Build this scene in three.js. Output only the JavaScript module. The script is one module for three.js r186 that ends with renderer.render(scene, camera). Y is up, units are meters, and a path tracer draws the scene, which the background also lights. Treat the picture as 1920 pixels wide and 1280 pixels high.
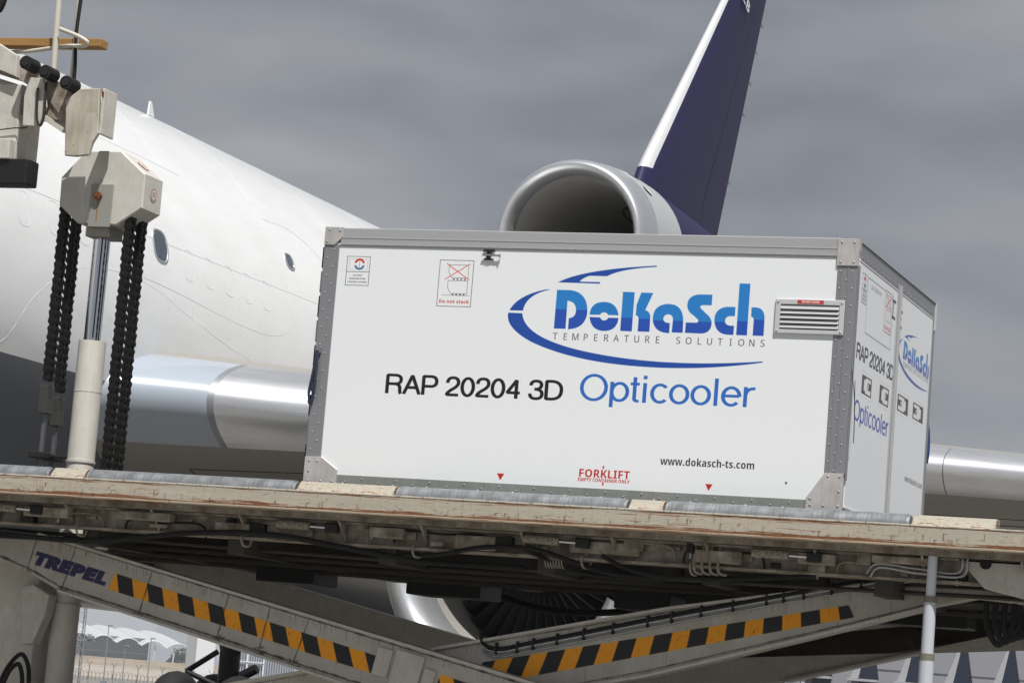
import * as THREE from 'three';
import { RoundedBoxGeometry } from 'three/addons/geometries/RoundedBoxGeometry.js';
import { mergeGeometries, toCreasedNormals } from 'three/addons/utils/BufferGeometryUtils.js';
import { ImprovedNoise } from 'three/addons/math/ImprovedNoise.js';

// ------------------------------------------------------------------ camera, sky, sun
const scene = new THREE.Scene();
const camera = new THREE.PerspectiveCamera(14.03, 1920 / 1280, 0.1, 9000);
camera.rotation.order = 'YXZ';
camera.position.set(6.5789, 1.6561, 14.6361);
camera.rotation.set(0.1262, 0.3514, 0.0811);
camera.updateMatrixWorld(true);
const renderer = new THREE.WebGLRenderer({ antialias: true });
renderer.toneMapping = THREE.LinearToneMapping;
renderer.toneMappingExposure = 1.3;
renderer.shadowMap.enabled = true;

let seed = 12345;
const rnd = () => { seed = (seed * 1664525 + 1013904223) >>> 0; return seed / 4294967296; };
const rr = (a, b) => a + (b - a) * rnd();
const noise = new ImprovedNoise();
function fbm(x, y, z, o = 4) { let s = 0, a = 0.5, f = 1; for (let i = 0; i < o; i++) { s += a * noise.noise(x * f, y * f, z * f); f *= 2.03; a *= 0.5; } return s; }

{ // grey layered cloud deck, the same all the way round
  const w = 2048, h = 1024, d = new Float32Array(w * h * 4);
  for (let j = 0; j < h; j++) {
    const el = (j + 0.5) / h * Math.PI - Math.PI / 2, ce = Math.cos(el), se = Math.sin(el);
    for (let i = 0; i < w; i++) {
      const az = (i + 0.5) / w * 2 * Math.PI, x = ce * Math.cos(az), z = ce * Math.sin(az);
      const wv = 0.5 * fbm(x * 9, se * 12, z * 9 + 2, 3), n = fbm(x * 7 + 3, se * 30 + wv, z * 7, 6), m = fbm(x * 3.4, se * 11 + 7 + wv, z * 3.4 + 4, 3);
      let k = 0.193 * (1 + 0.95 * n + 0.75 * m);
      const hz = Math.exp(-Math.max(se, 0) / 0.15);           // paler air low over the horizon
      k = k * (1 - 0.6 * hz) + 0.28 * 0.6 * hz;
      const t = Math.min(1, Math.max(0, (k - 0.12) / 0.14));
      const q = (j * w + i) * 4;
      if (se < -0.01) { d[q] = 0.14; d[q + 1] = 0.137; d[q + 2] = 0.13; } else {
        d[q] = k * (0.855 + 0.10 * t); d[q + 1] = k * (0.965 + 0.012 * t); d[q + 2] = k * (1.16 - 0.10 * t);
      }
      d[q + 3] = 1;
    }
  }
  const t = new THREE.DataTexture(d, w, h, THREE.RGBAFormat, THREE.FloatType);
  t.mapping = THREE.EquirectangularReflectionMapping; t.magFilter = THREE.LinearFilter; t.minFilter = THREE.LinearFilter; t.needsUpdate = true;
  scene.background = t; scene.environment = t;
}
const sun = new THREE.DirectionalLight(0xfffcf8, 4.7);
sun.position.set(7.8, 24 + 2, 10);
sun.target.position.set(0, 2, 0);
sun.castShadow = true;
Object.assign(sun.shadow.camera, { left: -40, right: 40, top: 40, bottom: -40, near: 0.1, far: 120 });
scene.add(sun, sun.target);

// ------------------------------------------------------------------ helpers
const F = 5200, camQ = camera.quaternion.clone(), camP = camera.position.clone();
const ray = (px, py) => new THREE.Vector3((px - 960) / F, -(py - 640) / F, -1).normalize().applyQuaternion(camQ);
const along = (px, py, axis, v) => { const d = ray(px, py), t = (v - camP[axis]) / d[axis]; return camP.clone().addScaledVector(d, t); };
const atZ = (px, py, z) => along(px, py, 'z', z), atX = (px, py, x) => along(px, py, 'x', x);
const V = (x, y, z) => new THREE.Vector3(x, y, z);
const used = {};
function numbered(n) { used[n] = (used[n] || 0) + 1; return used[n] > 1 ? n + '_' + String(used[n] - 1).padStart(3, '0') : n; }
function mesh(name, geo, mat, parent, shadow = true) {
  const m = new THREE.Mesh(Array.isArray(geo) ? mergeGeometries(geo.map(clean)) : geo, mat); m.name = parent === scene ? numbered(name) : name;
  m.castShadow = m.receiveShadow = shadow; (parent || scene).add(m); return m;
}
function clean(g) { const n = g.index ? g.toNonIndexed() : g; for (const k of Object.keys(n.attributes)) if (!['position', 'normal', 'uv'].includes(k)) n.deleteAttribute(k); if (!n.attributes.uv) n.setAttribute('uv', new THREE.BufferAttribute(new Float32Array(n.attributes.position.count * 2), 2)); return n; }
function thing(name, label, category, group) { const g = new THREE.Group(); g.name = numbered(name); g.userData = { label, category }; if (group) g.userData.group = group; scene.add(g); return g; }
function tag(o, label, category, group) { o.userData.label = label; o.userData.category = category; if (group) o.userData.group = group; return o; }
function bx(x0, x1, y0, y1, z0, z1) { const g = new THREE.BoxGeometry(Math.abs(x1 - x0), Math.abs(y1 - y0), Math.abs(z1 - z0)); g.translate((x0 + x1) / 2, (y0 + y1) / 2, (z0 + z1) / 2); return g; }
function rbx(x0, x1, y0, y1, z0, z1, r = 0.006) { const g = new RoundedBoxGeometry(x1 - x0, y1 - y0, z1 - z0, 2, Math.min(r, (x1 - x0) / 2.1, (y1 - y0) / 2.1, (z1 - z0) / 2.1)); g.translate((x0 + x1) / 2, (y0 + y1) / 2, (z0 + z1) / 2); return g; }
function rod(a, b, r, seg = 14, r2 = r) {
  const d = b.clone().sub(a), g = new THREE.CylinderGeometry(r2, r, d.length(), seg);
  g.applyQuaternion(new THREE.Quaternion().setFromUnitVectors(V(0, 1, 0), d.normalize())); g.translate((a.x + b.x) / 2, (a.y + b.y) / 2, (a.z + b.z) / 2); return g;
}
function bar(a, b, w, h) { // box beam between two points, h vertical-ish
  const d = b.clone().sub(a), g = new THREE.BoxGeometry(d.length(), h, w), x = d.clone().normalize(), z = V(0, 0, 1).addScaledVector(x, -x.z).normalize(), y = z.clone().cross(x);
  g.applyMatrix4(new THREE.Matrix4().makeBasis(x, y, z)); g.translate((a.x + b.x) / 2, (a.y + b.y) / 2, (a.z + b.z) / 2); return g;
}
function tube(pts, r, seg = 40, rs = 8, closed = false) { return new THREE.TubeGeometry(new THREE.CatmullRomCurve3(pts, closed, 'centripetal'), seg, r, rs, closed); }
function poly(pts, z0, z1, bevel = 0.004) { // extruded outline in x-y
  const s = new THREE.Shape(pts.map(p => new THREE.Vector2(p[0], p[1]))), b = Math.min(bevel, (z1 - z0) / 2.2);
  const g = new THREE.ExtrudeGeometry(s, { depth: z1 - z0 - 2 * b, bevelEnabled: bevel > 0, bevelThickness: b, bevelSize: b, bevelOffset: -b, bevelSegments: 1, curveSegments: 12 });
  g.translate(0, 0, z0 + b); return g;
}
function uvXY(g, x0, x1, y0, y1) { const p = g.attributes.position, u = new Float32Array(p.count * 2); for (let i = 0; i < p.count; i++) { u[2 * i] = (p.getX(i) - x0) / (x1 - x0); u[2 * i + 1] = (p.getY(i) - y0) / (y1 - y0); } g.setAttribute('uv', new THREE.BufferAttribute(u, 2)); return g; }
function uvZY(g, z0, z1, y0, y1) { const p = g.attributes.position, u = new Float32Array(p.count * 2); for (let i = 0; i < p.count; i++) { u[2 * i] = (p.getZ(i) - z0) / (z1 - z0); u[2 * i + 1] = (p.getY(i) - y0) / (y1 - y0); } g.setAttribute('uv', new THREE.BufferAttribute(u, 2)); return g; }
function grid(nu, nv, f, flip = false) { // parametric sheet
  const p = [], uv = [], idx = [];
  for (let j = 0; j <= nv; j++) for (let i = 0; i <= nu; i++) { const v = f(i / nu, j / nv); p.push(v.x, v.y, v.z); uv.push(i / nu, j / nv); }
  for (let j = 0; j < nv; j++) for (let i = 0; i < nu; i++) { const a = j * (nu + 1) + i, b = a + 1, c = a + nu + 1, d = c + 1; flip ? idx.push(a, c, b, b, c, d) : idx.push(a, b, c, b, d, c); }
  const g = new THREE.BufferGeometry(); g.setAttribute('position', new THREE.Float32BufferAttribute(p, 3)); g.setAttribute('uv', new THREE.Float32BufferAttribute(uv, 2)); g.setIndex(idx); g.computeVertexNormals(); return g;
}
function canvas(w, h) { const c = document.createElement('canvas'); c.width = w; c.height = h; return c; }
function ctex(c, srgb = true) { const t = new THREE.CanvasTexture(c); if (srgb) t.colorSpace = THREE.SRGBColorSpace; t.wrapS = t.wrapT = THREE.RepeatWrapping; t.anisotropy = 8; return t; }
const std = (c, rough = 0.6, metal = 0, o = {}) => new THREE.MeshStandardMaterial({ color: c, roughness: rough, metalness: metal, ...o });
const phy = (c, rough, o = {}) => new THREE.MeshPhysicalMaterial({ color: c, roughness: rough, ...o });

// worn painted steel: base colour with blotches, streaks and specks
function wornTex(w, h, base, o = {}) {
  const c = canvas(w, h), g = c.getContext('2d'); g.fillStyle = base; g.fillRect(0, 0, w, h);
  const img = g.getImageData(0, 0, w, h), D = img.data, s = o.seed || 1;
  for (let y = 0; y < h; y++) for (let x = 0; x < w; x++) {
    const q = (y * w + x) * 4, n = fbm(x / 46 + s, y / 46, s, 4) * (o.blotch ?? 34) + fbm(x / 9, y / 60, s + 5, 3) * (o.streak ?? 22) + (rnd() - 0.5) * 7;
    for (let k = 0; k < 3; k++) D[q + k] = Math.max(0, Math.min(255, D[q + k] + n * (k === 2 ? 1.12 : 1)));
  }
  g.putImageData(img, 0, 0);
  for (let i = 0; i < (o.specks ?? 240); i++) { g.fillStyle = `rgba(${o.speck || '46,34,24'},${rr(0.15, 0.7)})`; g.fillRect(rr(0, w), rr(0, h), rr(0.6, 2.4), rr(0.6, 3)); }
  for (let i = 0; i < (o.drips ?? 30); i++) { const x = rr(0, w), y = rr(0, h * 0.8), l = rr(10, 70); g.fillStyle = `rgba(${o.drip || '60,44,30'},${rr(0.06, 0.24)})`; g.fillRect(x, y, rr(1, 3), l); }
  return c;
}
const metreBox = (g, s = 1) => { // box-mapped uv in metres
  if (g.index) g = g.toNonIndexed(); g.computeVertexNormals(); const p = g.attributes.position, n = g.attributes.normal, u = new Float32Array(p.count * 2);
  for (let i = 0; i < p.count; i++) { const ax = Math.abs(n.getX(i)), ay = Math.abs(n.getY(i)), az = Math.abs(n.getZ(i)); const a = ax > ay && ax > az ? [p.getZ(i), p.getY(i)] : ay > az ? [p.getX(i), p.getZ(i)] : [p.getX(i), p.getY(i)]; u[2 * i] = a[0] * s; u[2 * i + 1] = a[1] * s; }
  g.setAttribute('uv', new THREE.BufferAttribute(u, 2)); return g;
};

// ------------------------------------------------------------------ materials
const M = {};
M.paint = std(0xffffff, 0.62, 0, { map: ctex(wornTex(512, 512, '#b8b4ab', { seed: 3, blotch: 22, streak: 12 })) });
M.grime = std(0xffffff, 0.75, 0, { map: ctex(wornTex(512, 512, '#8a8174', { seed: 8, blotch: 85, streak: 24, specks: 600, drips: 60, drip: '24,20,14' })) });
M.dark = std(0x17150f, 0.7); M.black = std(0x0b0b0c, 0.55); M.rubber = std(0x0e0e0f, 0.8);
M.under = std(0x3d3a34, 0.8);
M.galv = std(0xffffff, 0.42, 0.75, { map: ctex(wornTex(512, 256, '#a9abad', { seed: 12, blotch: 40, streak: 40, specks: 60, drips: 6 })) });
M.roller = std(0xffffff, 0.5, 0.35, { map: ctex(wornTex(512, 256, '#7b7e81', { seed: 14, blotch: 40, streak: 26, specks: 120, drips: 10 })) });
M.alu = std(0xa9aaac, 0.42, 0.3); M.aluDark = std(0x85868a, 0.45, 0.3); M.kick = std(0xffffff, 0.5, 0.3, { map: ctex(wornTex(512, 128, '#868985', { seed: 23, blotch: 16, streak: 10, specks: 30, drips: 4 })) }); M.plate = std(0xffffff, 0.42, 0.22, { map: ctex(wornTex(256, 256, '#b3b0ae', { seed: 22, blotch: 20, streak: 16, specks: 10, drips: 0 })) });
M.panel = phy(0xdcdddd, 0.33, { clearcoat: 0.3, clearcoatRoughness: 0.25 });
M.steel = std(0xb8babd, 0.25, 1); M.chrome = std(0xd5d8dc, 0.1, 1);
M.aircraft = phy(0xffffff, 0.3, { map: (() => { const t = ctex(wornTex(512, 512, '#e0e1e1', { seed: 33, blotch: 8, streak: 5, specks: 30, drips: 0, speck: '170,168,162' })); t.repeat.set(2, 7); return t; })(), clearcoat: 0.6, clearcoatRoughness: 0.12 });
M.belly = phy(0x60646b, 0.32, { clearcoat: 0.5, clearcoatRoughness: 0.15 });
M.purple = phy(0x242244, 0.55, { specularIntensity: 0.45 });
M.polished = std(0xffffff, 0.36, 0.82, { map: (() => { const t = ctex(wornTex(512, 512, '#d6d8db', { seed: 36, blotch: 16, streak: 12, specks: 120, drips: 0, speck: '120,118,114' })); t.repeat.set(1, 5); return t; })() });
M.wing = phy(0x8e8b85, 0.45, { clearcoat: 0.2, clearcoatRoughness: 0.3 });
M.fillet = phy(0x9aa3ad, 0.28, { clearcoat: 0.6, clearcoatRoughness: 0.1 });
M.inlet = std(0x9c9a94, 0.5, 0.2); M.fan = std(0x404145, 0.4, 0.6);
M.seam = std(0xc4c6c8, 0.5); M.glassDark = phy(0x39424e, 0.12, { clearcoat: 1, clearcoatRoughness: 0.05 });
M.wood = std(0xffffff, 0.8, 0, { map: ctex((() => { const c = canvas(512, 64), g = c.getContext('2d'); g.fillStyle = '#94703f'; g.fillRect(0, 0, 512, 64); for (let i = 0; i < 160; i++) { g.fillStyle = `rgba(${rnd() < 0.5 ? '80,50,20' : '200,160,100'},${rr(0.05, 0.25)})`; g.fillRect(rr(-80, 512), rr(0, 64), rr(60, 300), rr(0.5, 2)); } return c; })()) });
M.rust = std(0x6b3a20, 0.9); M.redPrint = std(0xb5261f, 0.5); M.blueStrap = std(0x1a2236, 0.7); M.blue = std(0x1f4f94, 0.6);

// ------------------------------------------------------------------ ground
const apron = mesh('apron', (() => { const g = new THREE.PlaneGeometry(9000, 9000); g.rotateX(-Math.PI / 2); const u = g.attributes.uv; for (let i = 0; i < u.count; i++) u.setXY(i, u.getX(i) * 700, u.getY(i) * 700); return g; })(),
  std(0xffffff, 0.9, 0, { map: ctex(wornTex(512, 512, '#75736e', { seed: 31, blotch: 26, streak: 0, drips: 0 })) }), scene);
apron.userData.kind = 'structure';

// ================================================================== THE CARGO CONTAINER
const CW = 3.175, CD = 2.235, CB = 2.68, CT = 4.268;
{
  const box = thing('cargo_container', 'large white insulated air cargo container with blue lettering, grey metal frame and a louvred vent', 'container');
  const toFront = (px, py) => { const p = atZ(px, py, 0); return [p.x, p.y]; };
  // core and back
  mesh('body', rbx(0.03, CW - 0.03, CB + 0.1, CT - 0.02, -CD + 0.03, -0.035), M.panel, box);
  mesh('base', bx(0, CW, CB, CB + 0.096, -CD, -0.03), M.galv, box);
  // printed front panel
  const X0 = 0.06, X1 = 3.12, Y0 = 2.78, Y1 = 4.18, TW = 2048, TH = 936;
  const c = canvas(TW, TH), g = c.getContext('2d'); g.fillStyle = '#dfe2e4'; g.fillRect(0, 0, TW, TH);
  const m = (px, py) => { const [x, y] = toFront(px, py); return [(x - X0) / (X1 - X0) * TW, (Y1 - y) / (Y1 - Y0) * TH]; };
  const pmm = TW / (X1 - X0);
  function path(mm, str) { // svg-like path in photo pixels
    g.beginPath(); const tk = str.trim().split(/[\s,]+/); let i = 0, cmd;
    const nx = () => { const a = parseFloat(tk[i++]), b = parseFloat(tk[i++]); return mm(a, b); };
    while (i < tk.length) { if (/^[A-Z]$/.test(tk[i])) cmd = tk[i++]; if (cmd === 'Z') { g.closePath(); continue; } const a = nx(); if (cmd === 'M') { g.moveTo(...a); cmd = 'L'; } else if (cmd === 'L') g.lineTo(...a); else if (cmd === 'Q') { const b = nx(); g.quadraticCurveTo(...a, ...b); } }
  }
  const L = (X, Y) => m(940 + X / 3.6923, 480 + Y / 3.6923);
  const NAVY = '#17469a';
  g.fillStyle = NAVY;
  const swoosh = ['M 390 180 Q 560 90 1075 65 L 1075 73 Q 830 85 730 138 L 610 135 Q 560 150 540 175 L 683 179 L 679 190 Z', 'M 340 230 Q 170 262 147 376 L 54 374 Q 110 268 310 229 Z', 'M 46 390 L 143 394 Q 150 560 560 655 Q 1100 775 1808 728 L 1808 736 Q 1400 792 1000 766 Q 500 735 200 590 Q 20 490 46 390 Z'];
  const letters = [['M 384 232 L 470 234 Q 594 245 594 378 Q 585 500 459 505 L 466 428 Q 515 425 515 368 Q 512 312 456 308 L 442 502 L 361 500 Z', 385],
    ['M 609 404 Q 618 316 709 316 Q 800 318 809 409 L 738 407 Q 730 388 709 388 Q 690 388 682 405 Z', 999], ['M 609 420 L 682 423 Q 690 444 709 444 Q 730 444 738 425 L 809 427 Q 800 516 709 517 Q 618 514 609 420 Z', 0],
    ['M 841 246 L 922 249 L 901 520 L 821 516 Z', 430], ['M 968 251 L 1051 254 L 995 372 Q 1031 385 1030 420 L 1023 523 L 942 520 L 949 430 Q 945 410 929 408 L 935 335 Z', 433],
    ['M 1258 440 Q 1255 330 1152 330 Q 1047 335 1047 440 Q 1055 530 1160 532 L 1165 462 Q 1120 462 1120 432 Q 1125 402 1155 402 Q 1188 404 1187 440 L 1178 527 L 1254 530 Z', 440],
    ['M 1461 266 L 1375 264 Q 1286 268 1286 345 Q 1290 385 1330 410 L 1362 440 Q 1365 460 1345 460 L 1276 458 L 1270 530 L 1385 535 Q 1455 530 1455 455 Q 1450 420 1415 395 L 1378 358 Q 1372 340 1395 338 L 1455 340 Z', 441],
    ['M 1620 351 L 1560 350 Q 1475 360 1474 445 Q 1480 540 1570 543 L 1605 545 L 1610 481 L 1580 480 Q 1547 475 1548 445 Q 1552 415 1585 414 L 1616 415 Z', 438],
    ['M 1649 188 L 1724 190 L 1699 548 L 1625 545 Z', 428], ['M 1731 355 Q 1822 342 1822 430 L 1814 552 L 1739 549 L 1747 440 Q 1745 420 1729 418 Z', 415]];
  function logo(mm) {
    g.fillStyle = NAVY; for (const s of swoosh) { path(mm, s); g.fill(); }
    for (const [s, yb] of letters) { const a = mm(1000, yb)[1]; path(mm, s); if (yb === 999) g.fillStyle = '#1a73ba'; else if (yb === 0) g.fillStyle = '#1d4ba6'; else { const gr = g.createLinearGradient(0, a - 1, 0, a + 1); gr.addColorStop(0, '#1f77bf'); gr.addColorStop(1, '#1e4ba8'); g.fillStyle = gr; } g.fill(); }
  }
  let heavy = 0; function text(str, xl, yb, xr, cap, style, weight = '', spaced = false, font = 'sans-serif') { // canvas coordinates
    const size = cap / 0.72; g.fillStyle = style; g.font = `${weight} ${size}px ${font}`; g.textBaseline = 'alphabetic'; g.textAlign = 'left';
    if (spaced) { const n = str.length; g.textAlign = 'center'; for (let i = 0; i < n; i++) { g.fillText(str[i], xl + cap * 0.3 + (xr - xl - cap * 0.6) * i / (n - 1), yb); } g.textAlign = 'left'; return; }
    const w = g.measureText(str).width; g.save(); g.translate(xl, yb); g.scale((xr - xl) / w, 1); g.fillText(str, 0, 0); if (heavy) { g.strokeStyle = style; g.lineWidth = heavy; g.lineJoin = 'round'; g.strokeText(str, 0, 0); } g.restore();
  }
  // plain grotesque capitals and figures drawn as strokes, cap height 1
  const GL = { O: [0.80, 'E .40 .49 .335 .455'], p: [0.58, 'M .095 -.21 L .095 .73', 'E .31 .365 .215 .32'], t: [0.30, 'M .14 .93 L .14 .14 Q .14 .04 .27 .05', 'M .02 .68 L .27 .68'], i: [0.235, 'M .115 0 L .115 .73', 'M .115 .87 L .115 1'], c: [0.53, 'A .30 .365 .215 .32 .75 5.5'], o: [0.58, 'E .29 .365 .225 .32'], l: [0.235, 'M .115 0 L .115 1'], e: [0.57, 'M .07 .38 L .505 .38', 'A .29 .365 .22 .32 0 5.55'], r: [0.35, 'M .095 0 L .095 .73', 'M .095 .42 Q .12 .70 .35 .675'],
    R: [0.76, 'M .105 0 L .105 .945 L .42 .945 Q .66 .945 .66 .72 Q .66 .5 .42 .5 L .105 .5', 'M .42 .5 Q .63 .49 .63 .26 Q .63 .06 .68 0'], A: [0.72, 'M .04 0 L .36 .96 L .68 0', 'M .15 .34 L .57 .34'], P: [0.70, 'M .105 0 L .105 .945 L .40 .945 Q .64 .945 .64 .69 Q .64 .44 .40 .44 L .105 .44'], D: [0.77, 'M .105 .055 L .105 .945 L .34 .945 Q .70 .92 .70 .5 Q .70 .08 .34 .055 L .105 .055 L .105 .2'], 0: [0.61, 'E .305 .485 .225 .44'], 2: [0.61, 'M .09 .66 Q .09 .93 .31 .93 Q .53 .93 .53 .68 Q .53 .52 .32 .36 Q .10 .20 .08 .055 L .55 .055'], 3: [0.61, 'M .09 .70 Q .10 .93 .30 .93 Q .51 .93 .51 .73 Q .51 .52 .24 .52', 'M .24 .52 Q .55 .52 .55 .28 Q .55 .04 .30 .04 Q .08 .04 .07 .29'], 4: [0.61, 'M .43 0 L .43 .93 L .07 .29 L .58 .29'], ' ': [0.30] };
  function strokes(gg, str, a, b, cap, style, wt) {
    const total = [...str].reduce((q, k) => q + GL[k][0], 0), sx = (b[0] - a[0]) / total; gg.save(); gg.translate(a[0], (a[1] + b[1]) / 2); gg.scale(sx, -cap); gg.strokeStyle = style; gg.lineWidth = wt; gg.lineCap = 'butt'; gg.lineJoin = 'bevel'; let x = 0;
    for (const k of str) { const [adv, ...ps] = GL[k]; for (const p of ps) { const tk = p.split(' '); let i = 0, cmd; const n = () => parseFloat(tk[i++]); gg.beginPath(); while (i < tk.length) { if (/^[A-Z]$/.test(tk[i])) cmd = tk[i++]; if (cmd === 'M') gg.moveTo(x + n(), n()); else if (cmd === 'L') gg.lineTo(x + n(), n()); else if (cmd === 'Q') gg.quadraticCurveTo(x + n(), n(), x + n(), n()); else { const cx = x + n(), cy = n(), rx = n(), ry = n(), t0 = cmd === 'A' ? n() : 0, t1 = cmd === 'A' ? n() : 6.2832; for (let q = 0; q <= 40; q++) { const t = t0 + (t1 - t0) * q / 40; gg[q ? 'lineTo' : 'moveTo'](cx + rx * Math.cos(t), cy + ry * Math.sin(t)); } if (cmd === 'E') gg.closePath(); } } gg.stroke(); } x += adv; }
    gg.restore();
  }
  const strokesPx = (mm, str, l, r, capPx, style, wt) => { const a = mm(...l), b = mm(...r), t = mm(l[0], l[1] - capPx); strokes(g, str, a, b, a[1] - t[1], style, wt); };
  function textPx(mm, str, l, r, capPx, style, weight, spaced, stroke) { heavy = stroke || 0; const a = mm(...l), b = mm(...r), t = mm(l[0], l[1] - capPx); text(str, a[0], (a[1] + b[1]) / 2, b[0], a[1] - t[1], style, weight, spaced); }
  logo(L);
  textPx(m, 'TEMPERATURE SOLUTIONS', [1036, 636.5], [1433, 650], 13, '#3b3b3e', '', true);
  strokesPx(m, 'RAP 20204 3D', [719, 738], [1054, 749], 36.5, '#0e0e0e', 0.142);
  strokesPx(m, 'Opticooler', [1084, 751], [1414, 762], 50.5, '#2563b4', 0.102);
  textPx(m, 'www.dokasch-ts.com', [1237, 872], [1415, 878], 14.5, '#2b2b33', 'bold');
  textPx(m, 'FORKLIFT', [1083, 894], [1180, 897], 15, '#b3261e', 'bold');
  textPx(m, 'EMPTY CONTAINER ONLY', [1082, 902.5], [1180, 904.5], 6.5, '#b3261e', 'bold');
  g.fillStyle = '#b3261e';
  for (const [x, y] of [[1131, 873], [1130, 904]]) { const p = m(x, y); g.fillRect(p[0] - 3, p[1], 6, 11); }
  for (const [x, y] of [[938, 887], [1329, 907]]) { const p = m(x, y), q = m(x + 7, y), r = m(x, y + 13); g.beginPath(); g.moveTo(2 * p[0] - q[0], p[1]); g.lineTo(q[0], p[1]); g.lineTo(p[0], r[1]); g.closePath(); g.fill(); }
  function frame(x0, y0, x1, y1, lw = 2) { g.strokeStyle = '#333'; g.lineWidth = lw; g.strokeRect(x0, y0, x1 - x0, y1 - y0); }
  function stackSign(x0, y0, x1, y1) { // two boxes stacked, the upper one crossed out
    frame(x0, y0, x1, y1); const w = x1 - x0, h = y1 - y0, X = u => x0 + u * w, Y = v => y0 + v * h; g.strokeStyle = '#555'; g.lineWidth = 1.6;
    const bxs = (v0, v1) => { g.beginPath(); g.moveTo(X(0.28), Y(v0)); g.lineTo(X(0.86), Y(v0)); g.lineTo(X(0.86), Y(v1)); g.lineTo(X(0.38), Y(v1)); g.lineTo(X(0.28), Y(v1 - 0.12)); g.closePath(); g.stroke(); };
    bxs(0.1, 0.38); bxs(0.44, 0.72); g.beginPath(); g.moveTo(X(0.12), Y(0.76)); g.lineTo(X(0.94), Y(0.76)); g.stroke();
    g.fillStyle = '#555'; for (let i = 0; i < 4; i++) { g.fillRect(X(0.42 + i * 0.11), Y(0.395), w * 0.05, h * 0.03); g.fillRect(X(0.42 + i * 0.11), Y(0.73), w * 0.05, h * 0.03); }
    g.strokeStyle = '#c9372c'; g.lineWidth = 3; g.beginPath(); g.moveTo(X(0.2), Y(0.07)); g.lineTo(X(0.9), Y(0.42)); g.moveTo(X(0.9), Y(0.07)); g.lineTo(X(0.18), Y(0.42)); g.stroke();
    text('Do not stack', X(0.05), Y(0.93), X(0.95), h * 0.075, '#b3261e', 'bold');
  }
  function tempSign(x0, y0, x1, y1) {
    const ym = y0 + (y1 - y0) * 0.53, w = x1 - x0; frame(x0, y0, x1, ym); frame(x0, ym, x1, y1); const cx = x0 + w * 0.55, cy = (y0 + ym) / 2, r = w * 0.19;
    g.strokeStyle = '#999'; g.lineWidth = 1.2; g.strokeRect(x0 + w * 0.1, y0 + w * 0.1, w * 0.8, ym - y0 - w * 0.2);
    g.lineWidth = w * 0.09; g.strokeStyle = '#c4302a'; g.beginPath(); g.arc(cx, cy, r, Math.PI * 1.08, Math.PI * 1.92); g.stroke(); g.strokeStyle = '#54708c'; g.beginPath(); g.arc(cx, cy, r, Math.PI * 0.08, Math.PI * 0.92); g.stroke();
    g.strokeStyle = '#777'; g.lineWidth = 2; g.beginPath(); g.moveTo(cx, cy - r * 0.6); g.lineTo(cx, cy + r * 0.6); g.stroke();
    const h = y1 - ym; text('ACTIVE', x0 + w * 0.3, ym + h * 0.32, x1 - w * 0.3, h * 0.13, '#333', 'bold'); text('TEMPERATURE', x0 + w * 0.14, ym + h * 0.56, x1 - w * 0.14, h * 0.13, '#333', 'bold'); text('CONTROL SYSTEM', x0 + w * 0.08, ym + h * 0.8, x1 - w * 0.08, h * 0.13, '#333', 'bold');
  }
  heavy = 0; { const a = m(651, 480), b = m(689, 535); tempSign(a[0], a[1], b[0], b[1]); const p = m(825, 487), q = m(881, 575); stackSign(p[0], p[1], q[0], q[1]); }
  const pm = M.panel.clone(); pm.color.set(0xffffff); pm.map = ctex(c);
  mesh('front_panel', uvXY(rbx(X0, X1, Y0, Y1, -0.034, -0.006, 0.003), X0, X1, Y0, Y1), pm, box);
  { const p = toFront(1474, 904); mesh('screw_head', new THREE.SphereGeometry(0.007, 10, 6).scale(1, 1, 0.4).translate(p[0], p[1], -0.005), M.aluDark, box); }
  // frame of the front
  const rail = mesh('top_rail', [rbx(0.1, CW - 0.1, 4.158, CT, -0.08, 0), rbx(0.1, CW - 0.1, 4.206, 4.213, -0.002, 0.002, 0.001), rbx(0.1, CW - 0.1, 4.168, 4.172, -0.002, 0.0025, 0.001)], M.alu, box);
  mesh('corner_post', rbx(0, 0.097, 2.9, 4.17, -0.09, -0.002, 0.004), M.aluDark, box);
  mesh('corner_post', [rbx(3.066, CW, 2.95, 4.13, -0.09, -0.002, 0.004), bx(3.089, 3.092, 2.98, 4.11, -0.003, 0), bx(3.125, 3.131, 2.98, 4.11, -0.003, 0.0008)], M.aluDark, box);
  mesh('bottom_rail', metreBox(rbx(0.18, 3.0, CB + 0.002, 2.828, -0.09, -0.001, 0.003)), M.kick, box);
  mesh('corner_plate', metreBox(poly([[0, 4.272], [0.116, 4.27], [0.116, 4.213], [0.066, 4.164], [0, 4.166]], -0.03, 0.005, 0.002), 2), M.plate, box);
  mesh('corner_plate', metreBox(poly([[3.06, 4.264], [CW + 0.003, 4.264], [CW + 0.003, 4.114], [3.06, 4.114]], -0.03, 0.005, 0.002), 2), M.plate, box);
  mesh('corner_plate', metreBox(poly([[0, 2.922], [0.104, 2.925], [0.208, 2.856], [0.208, CB], [0, CB]], -0.03, 0.005, 0.002), 2), M.plate, box);
  mesh('corner_plate', metreBox(poly([[CW, 2.978], [3.07, 2.976], [2.975, 2.836], [2.975, CB], [CW, CB]], -0.03, 0.005, 0.002), 2), M.plate, box);
  // rivets (tiny, far below 10 pixels each)
  const rv = [], rivet = (x, y, z = 0.003, r = 0.0048) => { const s = new THREE.SphereGeometry(r, 8, 5); s.scale(1, 1, 0.5); s.translate(x, y, z); rv.push(s); };
  for (let i = 0; i < 62; i++) rivet(0.155 + i * 0.0465, 4.176, 0.001, 0.0038);
  for (let i = 0; i < 24; i++) { rivet(i % 2 ? 0.028 : 0.062, 4.14 - i * 0.051, -0.001); }
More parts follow.
